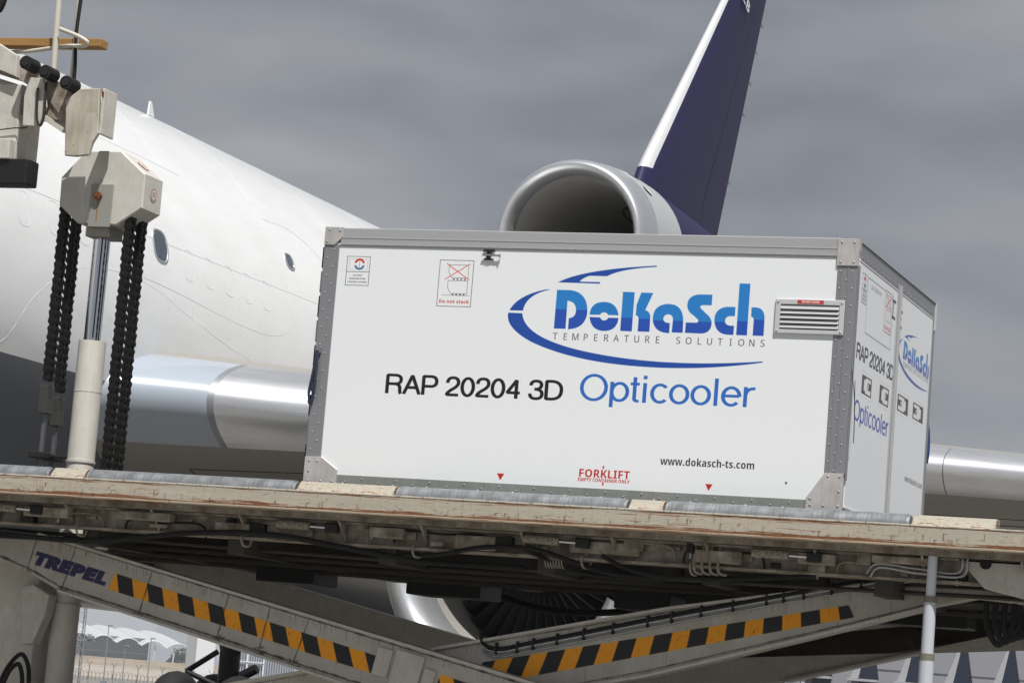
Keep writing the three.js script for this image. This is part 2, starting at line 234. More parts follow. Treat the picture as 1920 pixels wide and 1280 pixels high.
  for (let i = 0; i < 12; i++) { const y = 4.085 - i * 0.095; rivet(3.082, y, -0.001); rivet(3.152, y, -0.001); rivet(3.118, y - 0.048, -0.001); }
  for (let i = 0; i < 26; i++) rivet(0.26 + i * 0.105, i % 2 ? 2.808 : 2.79, 0.001);
  for (let i = 0; i < 11; i++) { const x = 0.25 + i * 0.26 + (i % 2) * 0.05; rivet(x, 2.776, 0.003, 0.008); }
  for (const [x, y] of [[0.03, 4.255], [0.095, 4.25], [0.02, 4.185], [3.085, 4.245], [3.155, 4.245], [3.082, 4.135], [3.155, 4.135], [0.03, 2.9], [0.08, 2.9], [0.03, 2.84], [0.03, 2.785], [0.11, 2.785], [0.18, 2.785], [3.09, 2.96], [3.155, 2.96], [3.155, 2.88], [3.0, 2.835], [3.0, 2.8], [3.075, 2.8], [3.155, 2.8]]) rivet(x, y, 0.006, 0.0066);
  mesh('rivets', rv, std(0xa6a7a9, 0.45, 0.3), box).userData.kind = 'stuff';
  // hinge strip on the left edge
  for (let i = 0; i < 9; i++) mesh('hinge', rbx(-0.012, 0.001, 4.03 - i * 0.145, 4.155 - i * 0.145, -0.04, -0.012, 0.004), i % 2 ? M.aluDark : M.black, box);
  // pull strap
  { const st = mesh('pull_strap', tube([V(0.02, 3.54, 0.01), V(0.012, 3.42, 0.02), V(-0.004, 3.27, 0.022), V(0.006, 3.225, 0.022), V(0.022, 3.27, 0.02), V(0.027, 3.42, 0.018), V(0.026, 3.54, 0.01)], 0.009, 50, 8), M.blueStrap, box); mesh('strap_plate', rbx(0.008, 0.042, 3.525, 3.562, -0.002, 0.014, 0.003), M.steel, st); }
  // door latch at the top
  { const la = mesh('latch', [rbx(0.995, 1.065, 4.148, 4.156, -0.006, 0.006, 0.002), rbx(1.0, 1.06, 4.098, 4.106, -0.006, 0.006, 0.002), rbx(1.02, 1.028, 4.1, 4.152, -0.004, 0.012, 0.002), rbx(1.036, 1.044, 4.1, 4.152, -0.004, 0.012, 0.002)], M.black, box); mesh('latch_bolt', [rod(V(0.998, 4.127, 0.012), V(1.105, 4.122, 0.012), 0.006, 8), rbx(1.1, 1.106, 4.11, 4.135, 0.004, 0.02, 0.002)], M.steel, la); }
  // vent
  { const x0 = 2.735, x1 = 3.122, y0 = 3.731, y1 = 3.922, s = new THREE.Shape([[x0, y0], [x1, y0], [x1, y1], [x0, y1]].map(p => new THREE.Vector2(...p)));
    s.holes.push(new THREE.Path([[x0 + 0.03, y0 + 0.026], [x0 + 0.03, y1 - 0.03], [x1 - 0.03, y1 - 0.03], [x1 - 0.03, y0 + 0.026]].map(p => new THREE.Vector2(...p))));
    const fg = new THREE.ExtrudeGeometry(s, { depth: 0.006, bevelEnabled: true, bevelThickness: 0.003, bevelSize: 0.003, bevelOffset: -0.003, bevelSegments: 1 }); fg.translate(0, 0, -0.001);
    const vf = mesh('vent', fg, std(0xc2c4c6, 0.4, 0.2), box); mesh('vent_backing', bx(x0 + 0.02, x1 - 0.02, y0 + 0.02, y1 - 0.02, -0.0055, -0.002), M.black, vf);
    for (let i = 0; i < 5; i++) { const lg = rbx(x0 + 0.031, x1 - 0.031, -0.0128, 0.0128, -0.0015, 0.0015, 0.001); lg.rotateX(-0.5); lg.translate(0, y1 - 0.0445 - i * 0.0262, 0.0045); mesh('louvre', lg, std(0xadafb1, 0.4, 0.2), vf); }
    const lc = canvas(256, 32), lx = lc.getContext('2d'); lx.fillStyle = '#b3322b'; lx.fillRect(0, 0, 256, 32); lx.fillStyle = '#f2e9e6'; lx.font = 'bold 24px sans-serif'; lx.textAlign = 'center'; lx.fillText('DO NOT COVER', 128, 25);
    mesh('vent_label', uvXY(bx(2.858, 3.005, 3.898, 3.918, 0.0075, 0.0095), 2.858, 3.005, 3.898, 3.918), std(0xffffff, 0.5, 0, { map: ctex(lc) }), vf);
    for (const [x, y] of [[x0 + 0.015, y0 + 0.014], [x1 - 0.015, y0 + 0.014], [x0 + 0.015, y1 - 0.016], [x1 - 0.015, y1 - 0.016]]) mesh('screw', new THREE.SphereGeometry(0.006, 8, 5).translate(x, y, 0.008), M.galv, vf);
  }
  // right side: two door leaves in a metal frame (plane x = CW)
  const S = CW, zy = (a0, a1, y0, y1, x0 = S - 0.034, x1 = S, r = 0.004) => rbx(x0, x1, y0, y1, Math.min(a0, a1), Math.max(a0, a1), r);
  mesh('door_frame', [zy(-0.1, -CD + 0.03, 4.165, 4.258, S - 0.07, S - 0.004), zy(-0.1, -CD + 0.03, CB + 0.002, 2.80, S - 0.07, S - 0.002), zy(-0.012, -0.085, 2.95, 4.12, S - 0.08, S - 0.003), zy(-CD + 0.002, -CD + 0.05, CB, 4.2, S - 0.08, S - 0.003)], M.aluDark, box);
  mesh('top_trim', bx(S - 0.05, S + 0.002, 4.259, 4.266, -CD + 0.03, -0.1), M.alu, box);
  mesh('corner_plate', zy(-0.004, -0.06, 4.2, 4.264, S - 0.03, S + 0.004, 0.002), M.plate, box); mesh('corner_plate', zy(-CD - 0.004, -CD + 0.035, 4.09, 4.264, S - 0.04, S + 0.004, 0.002), std(0xcfd0d1, 0.4, 0.4), box);
  const leaf = (z0, z1, draw) => { // z0 near camera, z1 far
    const TW2 = 704, TH2 = 896, cc = canvas(TW2, TH2); const y0 = 2.812, y1 = 4.158; const gg = cc.getContext('2d'); gg.fillStyle = '#dde0e2'; gg.fillRect(0, 0, TW2, TH2);
    draw(gg, (px, py) => { const p = atX(px, py, S - 0.008); return [(z0 - p.z) / (z0 - z1) * TW2, (y1 - p.y) / (y1 - y0) * TH2]; }, TW2, TH2);
    const mt = M.panel.clone(); mt.color.set(0xffffff); mt.map = ctex(cc); return mesh('door_leaf', uvZY(zy(z0, z1, y0, y1, S - 0.034, S - 0.008, 0.003), z0, z1, y0, y1), mt, box);
  };
  const t2 = (gg, str, a, b, cap, style, weight = '') => { gg.fillStyle = style; gg.font = `${weight} ${cap / 0.72}px sans-serif`; gg.textAlign = 'left'; gg.textBaseline = 'alphabetic'; const w = gg.measureText(str).width; gg.save(); gg.translate(a[0], (a[1] + b[1]) / 2); gg.scale((b[0] - a[0]) / w, 1); gg.fillText(str, 0, 0); gg.restore(); };
  const handleBox = (gg, x, y, w, h, flip) => { // latch placard print: white plate, black surround, pale handle drawing
    gg.fillStyle = '#e3e3e2'; gg.fillRect(x - 16, y - 11, w + 32, h + 22); gg.strokeStyle = '#bcbdbd'; gg.lineWidth = 2; gg.strokeRect(x - 16, y - 11, w + 32, h + 22);
    gg.save(); gg.translate(x + (flip ? w : 0), y); gg.scale((flip ? -1 : 1) * w / 92, h / 118); gg.fillStyle = '#141414'; gg.fillRect(0, 0, 92, 118); gg.fillStyle = '#dcdcdb'; gg.fillRect(34, 10, 50, 98); gg.fillRect(20, 24, 20, 70); gg.fillStyle = '#141414'; gg.fillRect(54, 34, 30, 44); gg.fillStyle = '#dcdcdb'; gg.fillRect(46, 42, 18, 28); gg.fillStyle = '#141414'; gg.fillRect(52, 50, 6, 12); gg.restore(); };
  leaf(-0.088, -1.115, (gg, mp, w, h) => {
    const box4 = (tl, bl, xr) => { const p = mp(...tl), q = mp(...bl), r = mp(xr, tl[1] + (xr - tl[0]) * 0.7); return [p[0], p[1], r[0] - p[0], q[1] - p[1]]; };
    gg.strokeStyle = '#3a3a3a'; gg.lineWidth = 3; const big = box4([1629, 520], [1623, 624], 1676); gg.strokeRect(...big); t2(gg, 'place labels here', [big[0] + 60, big[1] + 34], [big[0] + 250, big[1] + 34], 18, '#333');
    const ts = box4([1619, 511], [1616, 566], 1628); gg.strokeRect(...ts); gg.lineWidth = 12; const cx = ts[0] + ts[2] / 2, cy = ts[1] + ts[3] * 0.27, cr = ts[3] * 0.15; gg.strokeStyle = '#c4302a'; gg.beginPath(); gg.arc(cx, cy, cr, Math.PI * 1.08, Math.PI * 1.92); gg.stroke(); gg.strokeStyle = '#54708c'; gg.beginPath(); gg.arc(cx, cy, cr, Math.PI * 0.08, Math.PI * 0.92); gg.stroke();
    gg.lineWidth = 3; gg.strokeStyle = '#3a3a3a'; gg.beginPath(); gg.moveTo(ts[0], ts[1] + ts[3] * 0.52); gg.lineTo(ts[0] + ts[2], ts[1] + ts[3] * 0.52); gg.stroke();
    ['ACTIVE', 'TEMPERATURE', 'CONTROL SYSTEM'].forEach((q, i) => t2(gg, q, [ts[0] + 14 - i * 4, ts[1] + ts[3] * (0.66 + i * 0.14)], [ts[0] + ts[2] - 14 + i * 4, ts[1] + ts[3] * (0.66 + i * 0.14)], 12, '#333', 'bold'));
    const ss = box4([1662, 544], [1657, 620], 1675); gg.fillStyle = '#d9dad9'; gg.fillRect(...ss); gg.strokeRect(...ss); gg.lineWidth = 2; gg.strokeStyle = '#555'; gg.strokeRect(ss[0] + ss[2] * 0.22, ss[1] + ss[3] * 0.08, ss[2] * 0.6, ss[3] * 0.3); gg.strokeRect(ss[0] + ss[2] * 0.22, ss[1] + ss[3] * 0.44, ss[2] * 0.6, ss[3] * 0.28);
    gg.strokeStyle = '#c9372c'; gg.lineWidth = 6; gg.beginPath(); gg.moveTo(ss[0] + ss[2] * 0.12, ss[1] + ss[3] * 0.05); gg.lineTo(ss[0] + ss[2] * 0.9, ss[1] + ss[3] * 0.42); gg.moveTo(ss[0] + ss[2] * 0.9, ss[1] + ss[3] * 0.05); gg.lineTo(ss[0] + ss[2] * 0.1, ss[1] + ss[3] * 0.42); gg.stroke(); t2(gg, 'Do not stack', [ss[0] + 5, ss[1] + ss[3] * 0.94], [ss[0] + ss[2] - 5, ss[1] + ss[3] * 0.94], 18, '#b3261e', 'bold');
    gg.fillStyle = '#151515'; gg.fillRect(616, 42, 70, 12); gg.fillRect(616, 106, 70, 12); gg.fillRect(632, 54, 12, 52);
    strokes(gg, 'RAP 20204 3D', mp(1605, 676), mp(1675, 709), 58, '#121212', 0.175); strokes(gg, 'Opticooler', mp(1600, 790), mp(1665, 816), 76, '#2c349c', 0.125);
    for (const q of [[1617.5, 701], [1650.5, 720]]) { const a = mp(...q); handleBox(gg, a[0], a[1], 172, 70, false); }
  });
  leaf(-1.165, -CD + 0.052, (gg, mp, w, h) => {
    gg.fillStyle = '#151515'; gg.fillRect(20, 62, 60, 12); gg.fillRect(20, 122, 60, 12); gg.fillRect(34, 74, 10, 48); gg.fillRect(34, 92, 34, 8);
    const a = mp(1688, 700), b = mp(1744, 700), t = mp(1711, 626); const mm = (X, Y) => [20 + (X - 40) / 1780 * (w - 44), t[1] + (Y - 65) / 715 * 196];
    const P = str => { gg.beginPath(); const tk = str.trim().split(/[\s,]+/); let i = 0, cmd; const nx = () => { const p = parseFloat(tk[i++]), q = parseFloat(tk[i++]); return mm(p, q); }; while (i < tk.length) { if (/^[A-Z]$/.test(tk[i])) cmd = tk[i++]; if (cmd === 'Z') { gg.closePath(); continue; } const q = nx(); if (cmd === 'M') { gg.moveTo(...q); cmd = 'L'; } else if (cmd === 'L') gg.lineTo(...q); else gg.quadraticCurveTo(...q, ...nx()); } };
    gg.fillStyle = '#1b3f94'; for (const s of swoosh) { P(s); gg.fill(); } for (const [s, yb] of letters) { const y = mm(0, yb)[1], gr = gg.createLinearGradient(0, y - 1, 0, y + 1); gr.addColorStop(0, '#2070b8'); gr.addColorStop(1, '#1d46a0'); gg.fillStyle = yb === 999 ? '#1f70b8' : yb === 0 ? '#1d46a0' : gr; P(s); gg.fill(); }
    t2(gg, 'TEMPERATURE SOLUTIONS', mm(360, 610), mm(1815, 610), 20, '#55565a');
    const p = mp(1684, 737), q = mp(1713, 753); handleBox(gg, Math.max(24, p[0]), p[1], 215, 66, true); handleBox(gg, q[0], q[1], 215, 66, true);
    const u = mp(1696, 905), v = mp(1729, 914); t2(gg, 'www.dokasch-ts.com', u, v, 24, '#22242c', 'bold');
  });
  mesh('leaf_trim', [zy(-0.088, -1.115, 4.1585, 4.172, S - 0.03, S - 0.005, 0.002), zy(-1.165, -CD + 0.052, 4.1585, 4.172, S - 0.03, S - 0.005, 0.002), zy(-0.088, -1.115, 2.8, 2.8115, S - 0.03, S - 0.004, 0.002), zy(-1.165, -CD + 0.052, 2.8, 2.8115, S - 0.03, S - 0.004, 0.002)], std(0xe2e3e3, 0.4, 0.2), box);
  mesh('centre_mullion', [zy(-1.1155, -1.1645, CB + 0.004, 4.2, S - 0.05, S - 0.001), new THREE.CylinderGeometry(0.011, 0.011, 1.45, 10).translate(S + 0.004, 3.47, -1.142)], M.alu, box);
  mesh('seal_cable', tube([V(S, 3.55, -0.03), V(S + 0.02, 3.4, -0.05), V(S + 0.025, 3.22, -0.07), V(S + 0.02, 3.15, -0.1), V(S + 0.015, 3.22, -0.12), V(S + 0.006, 3.5, -0.1)], 0.002, 40, 6), M.dark, box);
  mesh('rear_pull_strap', tube([V(S - 0.03, 3.55, -CD - 0.005), V(S - 0.012, 3.48, -CD - 0.02), V(S - 0.004, 3.34, -CD - 0.02), V(S - 0.012, 3.27, -CD - 0.02), V(S - 0.03, 3.35, -CD - 0.01)], 0.011, 30, 8), std(0x16345f, 0.7), box);
  const rv2 = []; for (let i = 0; i < 20; i++) { const s = new THREE.SphereGeometry(0.006, 6, 4); s.scale(0.5, 1, 1); s.translate(S - 0.002, 4.185, -0.15 - i * 0.102); rv2.push(s); const q = new THREE.SphereGeometry(0.006, 6, 4); q.scale(0.5, 1, 1); q.translate(S, 2.785, -0.15 - i * 0.102); rv2.push(q); }
  mesh('side_rivets', rv2, M.galv, box).userData.kind = 'stuff';
}

// ================================================================== THE CARGO LOADER
const LO = thing('cargo_loader', 'worn beige scissor-lift cargo loader with rusty side rail, hazard-striped arms and chain mast', 'loader');
{
  const XL = -2.75, XR = 7.4, zr = 0.35;
  // rusted rail print, 10.15 m long
  function rustTex(w, h, base, edgeTop, edgeLow, all) { // paint with ragged rust along the edges, runs below it and chips
    const c = canvas(w, h), g = c.getContext('2d'), im = g.createImageData(w, h), D = im.data, runs = [...Array(w)].map((_, x) => fbm(x / 3.1, 2, 5, 3) + 0.7 * fbm(x / 60, 8, 5, 2));
    for (let y = 0; y < h; y++) for (let x = 0; x < w; x++) {
      const v = y / h, n = fbm(x / 52, y / 3.2, 1.3, 5), n2 = fbm(x / 150, y / 22, 6.1, 4), n3 = fbm(x / 7, y / 5, 9.2, 3), q = (y * w + x) * 4;
      let r = Math.max(edgeTop * (1 - v * 6) + n * 1.3 + n2 * 1.2, edgeLow * (1 - (1 - v) * 4) + n * 1.3 + n2 * 0.9, all + n * 1.5 + n2 * 1.2 - 0.6);
      const k = Math.max(0, Math.min(1, (r - 0.32) * 5)), run = Math.max(0, Math.min(0.75, (runs[x] - 0.06) * 2.2)) * Math.max(0, Math.min(1, 1.25 - v + 1.2 * n2)), gr = 1 + 0.10 * n2 + 0.07 * n3;
      const R = [112 + 60 * n3, 72 + 44 * n3, 46 + 26 * n3];
      for (let i = 0; i < 3; i++) { let col = base[i] * gr; col = col * (1 - run * 0.55) + [150, 112, 72][i] * run * 0.55; D[q + i] = Math.max(0, Math.min(255, col * (1 - k) + R[i] * k)); } D[q + 3] = 255;
    }
    g.putImageData(im, 0, 0);
    for (let i = 0; i < w * 0.5; i++) { g.fillStyle = `rgba(${rnd() < 0.5 ? '52,38,26' : '110,70,42'},${rr(0.25, 0.8)})`; const x = rr(0, w), y = rnd() < 0.6 ? rr(h * 0.55, h) : rr(0, h); g.fillRect(x, y, rr(0.8, 5), rr(0.8, 2.4)); if (rnd() < 0.25) g.fillRect(x, y, 1.1, rr(4, h * 0.45)); }
    return c;
  }
  const rc = rustTex(2048, 64, [166, 160, 146], 0.6, 1.05, 0.36);
  const railMat = std(0xffffff, 0.7, 0, { map: ctex(rc) });
  const railFace = uvXY(bx(XL, XR, 2.598, 2.69, zr - 0.012, zr), XL, XR, 2.598, 2.69);
  const sr = mesh('side_rail', railFace, railMat, LO);
  mesh('rail_top_flange', metreBox(rbx(XL, XR, 2.691, 2.701, 0.235, zr + 0.002, 0.003), 0.4), std(0xffffff, 0.65, 0, { map: ctex(rustTex(1024, 256, [178, 174, 162], 0.0, 0.0, 0.3)) }), sr);
  mesh('rail_lower_lip', uvXY(rbx(XL, XR, 2.583, 2.597, 0.22, zr + 0.004, 0.004), XL, XR, 2.575, 2.6), std(0xffffff, 0.8, 0, { map: ctex(rustTex(2048, 32, [150, 140, 122], 0.55, 0.55, 0.75)) }), sr);
  const rail2 = mesh('side_rail', bx(XL, XR, 2.585, 2.70, -2.78, -2.70), M.paint, LO);
  for (const [a, b] of [[XL, -1.54], [-1.28, 0.05], [0.68, 2.03], [2.26, 3.59], [4.5, 5.9]]) {
    const r = rod(V(a + 0.01, 2.705, 0.17), V(b - 0.01, 2.705, 0.17), 0.062, 28); const p = r.attributes.position, u = r.attributes.uv; for (let i = 0; i < p.count; i++) u.setXY(i, p.getX(i) * 1.2, u.getX(i) * 1);
    const ro = mesh('guide_roller', r, M.roller, LO); mesh('roller_end', rod(V(b - 0.01, 2.705, 0.17), V(b + 0.004, 2.705, 0.17), 0.056, 20), M.galv, ro); mesh('roller_end', rod(V(a - 0.004, 2.705, 0.17), V(a + 0.01, 2.705, 0.17), 0.056, 20), M.galv, ro);
  }
  const cc = rustTex(512, 256, [156, 151, 138], 0.3, 0.4, 0.62); const coverMat = std(0xffffff, 0.6, 0, { map: ctex(cc) });
  for (const [a, b] of [[-1.52, -1.3], [0.07, 0.66], [2.05, 2.24], [3.61, 4.05], [4.2, 4.46]]) mesh('rail_cover', (() => { const s = poly([[0.24, 0], [0.24, 0.006], [0.18, 0.062], [0.10, 0.062], [0.10, 0]], 0, b - a, 0.002); s.rotateY(-Math.PI / 2); const p = s.attributes.position; s.translate(b, 2.702, 0); const gg = s; gg.computeVertexNormals(); return metreBox(gg, 2.2); })(), coverMat, LO);
  // deck
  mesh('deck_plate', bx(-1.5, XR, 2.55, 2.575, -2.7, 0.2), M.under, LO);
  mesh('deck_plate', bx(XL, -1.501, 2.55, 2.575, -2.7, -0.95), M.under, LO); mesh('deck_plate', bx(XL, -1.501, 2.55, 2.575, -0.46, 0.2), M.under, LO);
  for (let i = 0; i < 26; i++) { const x = -1.3 + i * 0.33; mesh('deck_roller', rod(V(x, 2.638, -2.55), V(x, 2.638, 0.08), 0.041, 14), M.galv, LO); }
  for (const z of [-2.6, -1.3, 0.095]) mesh('roller_bed', bx(-1.45, XR, 2.576, 2.66, z - 0.015, z + 0.015), M.paint, LO);
  // side beams
  const beam = (z, mat) => { const b = mesh('side_beam', metreBox(mergeGeometries([bx(XL, XR, 2.43, 2.549, z - 0.012, z).toNonIndexed(), bx(XL, XR, 2.536, 2.5495, z - 0.1, z + 0.06).toNonIndexed()])), mat, LO); mesh('beam_flange', metreBox(rbx(XL, XR, 2.416, 2.43, z - 0.09, z + 0.055, 0.003)), mat, b); return b; };
  const nb = beam(0.1, M.grime); beam(-2.55, M.grime);
  mesh('rail_bracket_plate', metreBox(bx(XL, XR, 2.55, 2.584, 0.1, 0.24)), M.grime, nb);
  // gussets, boxes and small hardware along the near beam
  for (let i = 0; i < 17; i++) { const x = -2.5 + i * 0.56 + rr(-0.05, 0.05); const q = poly([[0, 0], [0.13, 0], [0, -0.11]], 0, 0.012, 0.001); q.rotateY(-Math.PI / 2); q.translate(x + 0.006, 2.548, 0.101); mesh('gusset', metreBox(q), M.grime, LO); }
  for (const [x, w, y, h, d] of [[-1.55, 0.3, 2.5, 0.06, 0.09], [-0.9, 0.34, 2.51, 0.05, 0.1], [-0.35, 0.22, 2.47, 0.07, 0.06], [0.62, 0.2, 2.5, 0.06, 0.09], [1.15, 0.24, 2.475, 0.08, 0.07], [1.9, 0.4, 2.49, 0.07, 0.05], [2.55, 0.26, 2.48, 0.07, 0.06], [3.1, 0.2, 2.5, 0.06, 0.09], [3.55, 0.3, 2.52, 0.04, 0.1]]) mesh('bracket_box', metreBox(rbx(x - w / 2, x + w / 2, y - h / 2, y + h / 2, 0.101, 0.1 + d, 0.008)), M.grime, LO);
  for (const x of [-0.05, 1.45, 2.75, -1.95]) { const a = mesh('lock_cylinder', rod(V(x, 2.513, 0.19), V(x + 0.2, 2.509, 0.19), 0.024, 16), M.grime, LO); mesh('piston_rod', rod(V(x + 0.2, 2.509, 0.19), V(x + 0.3, 2.507, 0.19), 0.009, 10), M.chrome, a); mesh('rod_end', rbx(x + 0.3, x + 0.38, 2.48, 2.535, 0.165, 0.21, 0.01), M.black, a); }
  for (const x of [-2.1, -1.35, -0.28, 0.78, 1.78, 2.4]) mesh('hose_clip', tube([V(x, 2.44, 0.16), V(x + 0.004, 2.40, 0.165), V(x + 0.012, 2.378, 0.15), V(x + 0.03, 2.38, 0.11), V(x + 0.035, 2.41, 0.1)], 0.007, 24, 8), M.grime, LO);
  for (let i = 0; i < 7; i++) mesh('cable_rib', tube([V(1.57 + i * 0.016, 2.43, 0.16), V(1.572 + i * 0.016, 2.39, 0.165), V(1.576 + i * 0.016, 2.365, 0.14)], 0.0045, 12, 6), M.grime, LO);
  for (let i = 0; i < 4; i++) mesh('conduit', tube([V(2.42 + i * 0.045, 2.54, 0.13), V(2.42 + i * 0.045, 2.45, 0.16), V(2.43 + i * 0.045, 2.395, 0.16), V(2.46 + i * 0.045, 2.385, 0.12)], 0.008, 24, 8), M.grime, LO);
  for (let i = 0; i < 30; i++) { const x = -2.2 + i * 0.22 + rr(-0.06, 0.06), w = rr(0.03, 0.12), h = rr(0.02, 0.07), y = rr(2.45, 2.52), d = rr(0.015, 0.07); mesh('mounting_bracket', metreBox(rbx(x, x + w, y - h / 2, y + h / 2, 0.1, 0.1 + d, 0.004)), rnd() < 0.3 ? M.dark : M.grime, LO); if (i % 3 === 0) mesh('fitting', rod(V(x + w / 2, y - h / 2 - 0.03, 0.1 + d * 0.6), V(x + w / 2, y, 0.1 + d * 0.6), 0.009, 8), M.galv, LO); }
  for (let i = 0; i < 7; i++) { const x = -1.9 + i * 0.85, l = rr(0.4, 0.8), y = rr(2.46, 2.53); mesh('beam_pipe', tube([V(x, y - 0.06, 0.12), V(x + 0.02, y, 0.135), V(x + l * 0.5, y + 0.003, 0.135), V(x + l, y - 0.004, 0.135), V(x + l + 0.02, y - 0.07, 0.12)], 0.0065, 40, 6), i % 2 ? M.rubber : M.grime, LO); }
  const hose = (pts, r = 0.013) => mesh('hydraulic_hose', tube(pts.map(p => V(...p)), r, 60, 8), M.rubber, LO);
  hose([[-2.6, 2.40, 0.0], [-1.9, 2.36, 0.12], [-1.3, 2.35, 0.1], [-0.6, 2.43, 0.17], [-0.1, 2.45, 0.19], [0.3, 2.41, 0.17], [0.8, 2.36, 0.05], [1.4, 2.36, 0.0]], 0.016);
  hose([[0.55, 2.38, 0.02], [0.95, 2.40, 0.15], [1.2, 2.45, 0.19], [1.5, 2.46, 0.19], [1.75, 2.40, 0.16], [1.95, 2.355, 0.1], [2.6, 2.37, 0.1], [3.1, 2.41, 0.14]], 0.013);
  hose([[1.45, 2.455, 0.18], [1.6, 2.40, 0.16], [1.75, 2.35, 0.1], [2.2, 2.34, 0.0]], 0.012); hose([[1.9, 2.45, 0.18], [2.0, 2.40, 0.16], [2.15, 2.365, 0.12], [2.5, 2.36, 0.12], [3.0, 2.40, 0.13]], 0.012);
  hose([[-2.7, 2.42, 0.1], [-2.2, 2.35, 0.14], [-1.7, 2.345, 0.12], [-1.2, 2.37, 0.05]], 0.012);
  // hoses and pipes slung under the deck
  hose([[0.2, 2.33, -2.4], [0.7, 2.22, -2.35], [1.1, 2.22, -2.35], [1.6, 2.3, -2.4]], 0.022); hose([[1.2, 2.34, -2.1], [1.5, 2.2, -2.1], [1.8, 2.24, -2.1], [2.1, 2.34, -2.1]], 0.015);
  hose([[3.0, 2.33, -2.3], [3.25, 2.22, -2.3], [3.6, 2.22, -2.3], [4.1, 2.36, -2.3]], 0.016); hose([[4.3, 2.4, -2.2], [4.4, 2.27, -2.2], [4.55, 2.2, -2.2], [4.8, 2.2, -2.2]], 0.016);
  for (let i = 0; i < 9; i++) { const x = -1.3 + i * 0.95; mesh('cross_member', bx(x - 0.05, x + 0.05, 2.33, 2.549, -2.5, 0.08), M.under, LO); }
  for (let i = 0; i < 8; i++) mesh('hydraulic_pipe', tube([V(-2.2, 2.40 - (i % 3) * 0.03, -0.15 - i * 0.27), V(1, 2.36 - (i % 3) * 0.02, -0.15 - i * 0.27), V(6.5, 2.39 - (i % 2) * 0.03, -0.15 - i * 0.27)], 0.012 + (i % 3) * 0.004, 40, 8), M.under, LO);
  for (const [x, y, z, w, h, d] of [[0.05, 2.3, -1.6, 0.5, 0.14, 0.4], [1.55, 2.29, -1.2, 0.35, 0.15, 0.4], [2.05, 2.30, -1.0, 0.7, 0.1, 0.3], [-0.9, 2.32, -1.4, 0.4, 0.16, 0.4], [3.0, 2.31, -1.6, 0.6, 0.12, 0.3]]) mesh('valve_box', rbx(x, x + w, y - h / 2, y + h / 2 + 0.02, z - d, z, 0.012), M.black, LO);

  // scissor arms ------------------------------------------------
  const Apts = [[-2.3, 2.35], [-2.0, 2.392], [-1.74, 2.381], [0.253, 1.975], [4.1, 1.192], [4.15, 1.0], [3.95, 0.9], [0.284, 1.651], [-1.568, 2.052], [-1.786, 2.147], [-1.987, 2.209], [-2.3, 2.24]];
  const Bpts = [[-2.05, 1.21], [0.78, 1.878], [1.339, 2.007], [2.177, 2.199], [3.276, 2.405], [3.85, 2.415], [4.35, 2.414], [4.35, 2.34], [3.886, 2.365], [3.633, 2.30], [2.969, 2.089], [2.084, 1.82], [0.7, 1.47], [-1.95, 0.88], [-2.2, 0.95]];
  function armTex(w, h, x0, x1, y0, y1, draw, sd) {
    const c = wornTex(w, h, '#aaa69d', { seed: sd, specks: 900, drips: 60, blotch: 22, streak: 9 }), g = c.getContext('2d'); const P = (x, y) => [(x - x0) / (x1 - x0) * w, (y1 - y) / (y1 - y0) * h]; draw(g, P, w / (x1 - x0)); return ctex(c);
  }
  const grimeLine = (g, P, k, pts, wd = 3) => { for (let i = 0; i + 1 < pts.length; i++) { const a = P(...pts[i]), b = P(...pts[i + 1]), n = Math.hypot(b[0] - a[0], b[1] - a[1]); for (let s = 0; s < n; s += 1.2) { const t = s / n, q = fbm(s / 30, i * 7, wd, 3); g.fillStyle = `rgba(34,26,18,${0.35 + 0.5 * Math.max(0, q + 0.15)})`; g.fillRect(a[0] + (b[0] - a[0]) * t, a[1] + (b[1] - a[1]) * t - wd * (0.3 + q), 2, wd * (0.8 + 2 * Math.max(0, q))); if (rnd() < 0.12) { g.fillStyle = `rgba(40,30,22,${rr(0.1, 0.4)})`; g.fillRect(a[0] + (b[0] - a[0]) * t, a[1] + (b[1] - a[1]) * t, 1.2, rr(4, 22)); } } } };
  const stripes = (g, P, pa, pb, pc, pd, t0, per, lean, zz) => { // pa-pb top edge, pd-pc bottom edge, photo pixels; black bars start at t0
    const T = (p) => { const v = atZ(p[0], p[1], zz); return P(v.x, v.y); }, A = T(pa), B = T(pb), C = T(pc), Dd = T(pd); const lp = (a, b, t) => [a[0] + (b[0] - a[0]) * t, a[1] + (b[1] - a[1]) * t];
    g.save(); g.beginPath(); g.moveTo(...A); g.lineTo(...B); g.lineTo(...C); g.lineTo(...Dd); g.closePath(); g.clip(); g.fillStyle = '#ec9a0a'; g.fill();
    for (let t = t0 - per * 12; t < 1.1; t += per) { g.fillStyle = '#16171c'; g.beginPath(); g.moveTo(...lp(A, B, t)); g.lineTo(...lp(A, B, t + per / 2)); g.lineTo(...lp(Dd, C, t + per / 2 + lean)); g.lineTo(...lp(Dd, C, t + lean)); g.closePath(); g.fill(); }
    for (let i = 0; i < 120; i++) { const p = lp(lp(A, B, rnd()), lp(Dd, C, rnd()), rnd()); g.fillStyle = `rgba(60,40,16,${rr(0.1, 0.4)})`; g.fillRect(p[0], p[1], rr(0.8, 2), rr(1, 8)); }
    g.restore();
  };
  const za = -0.1;
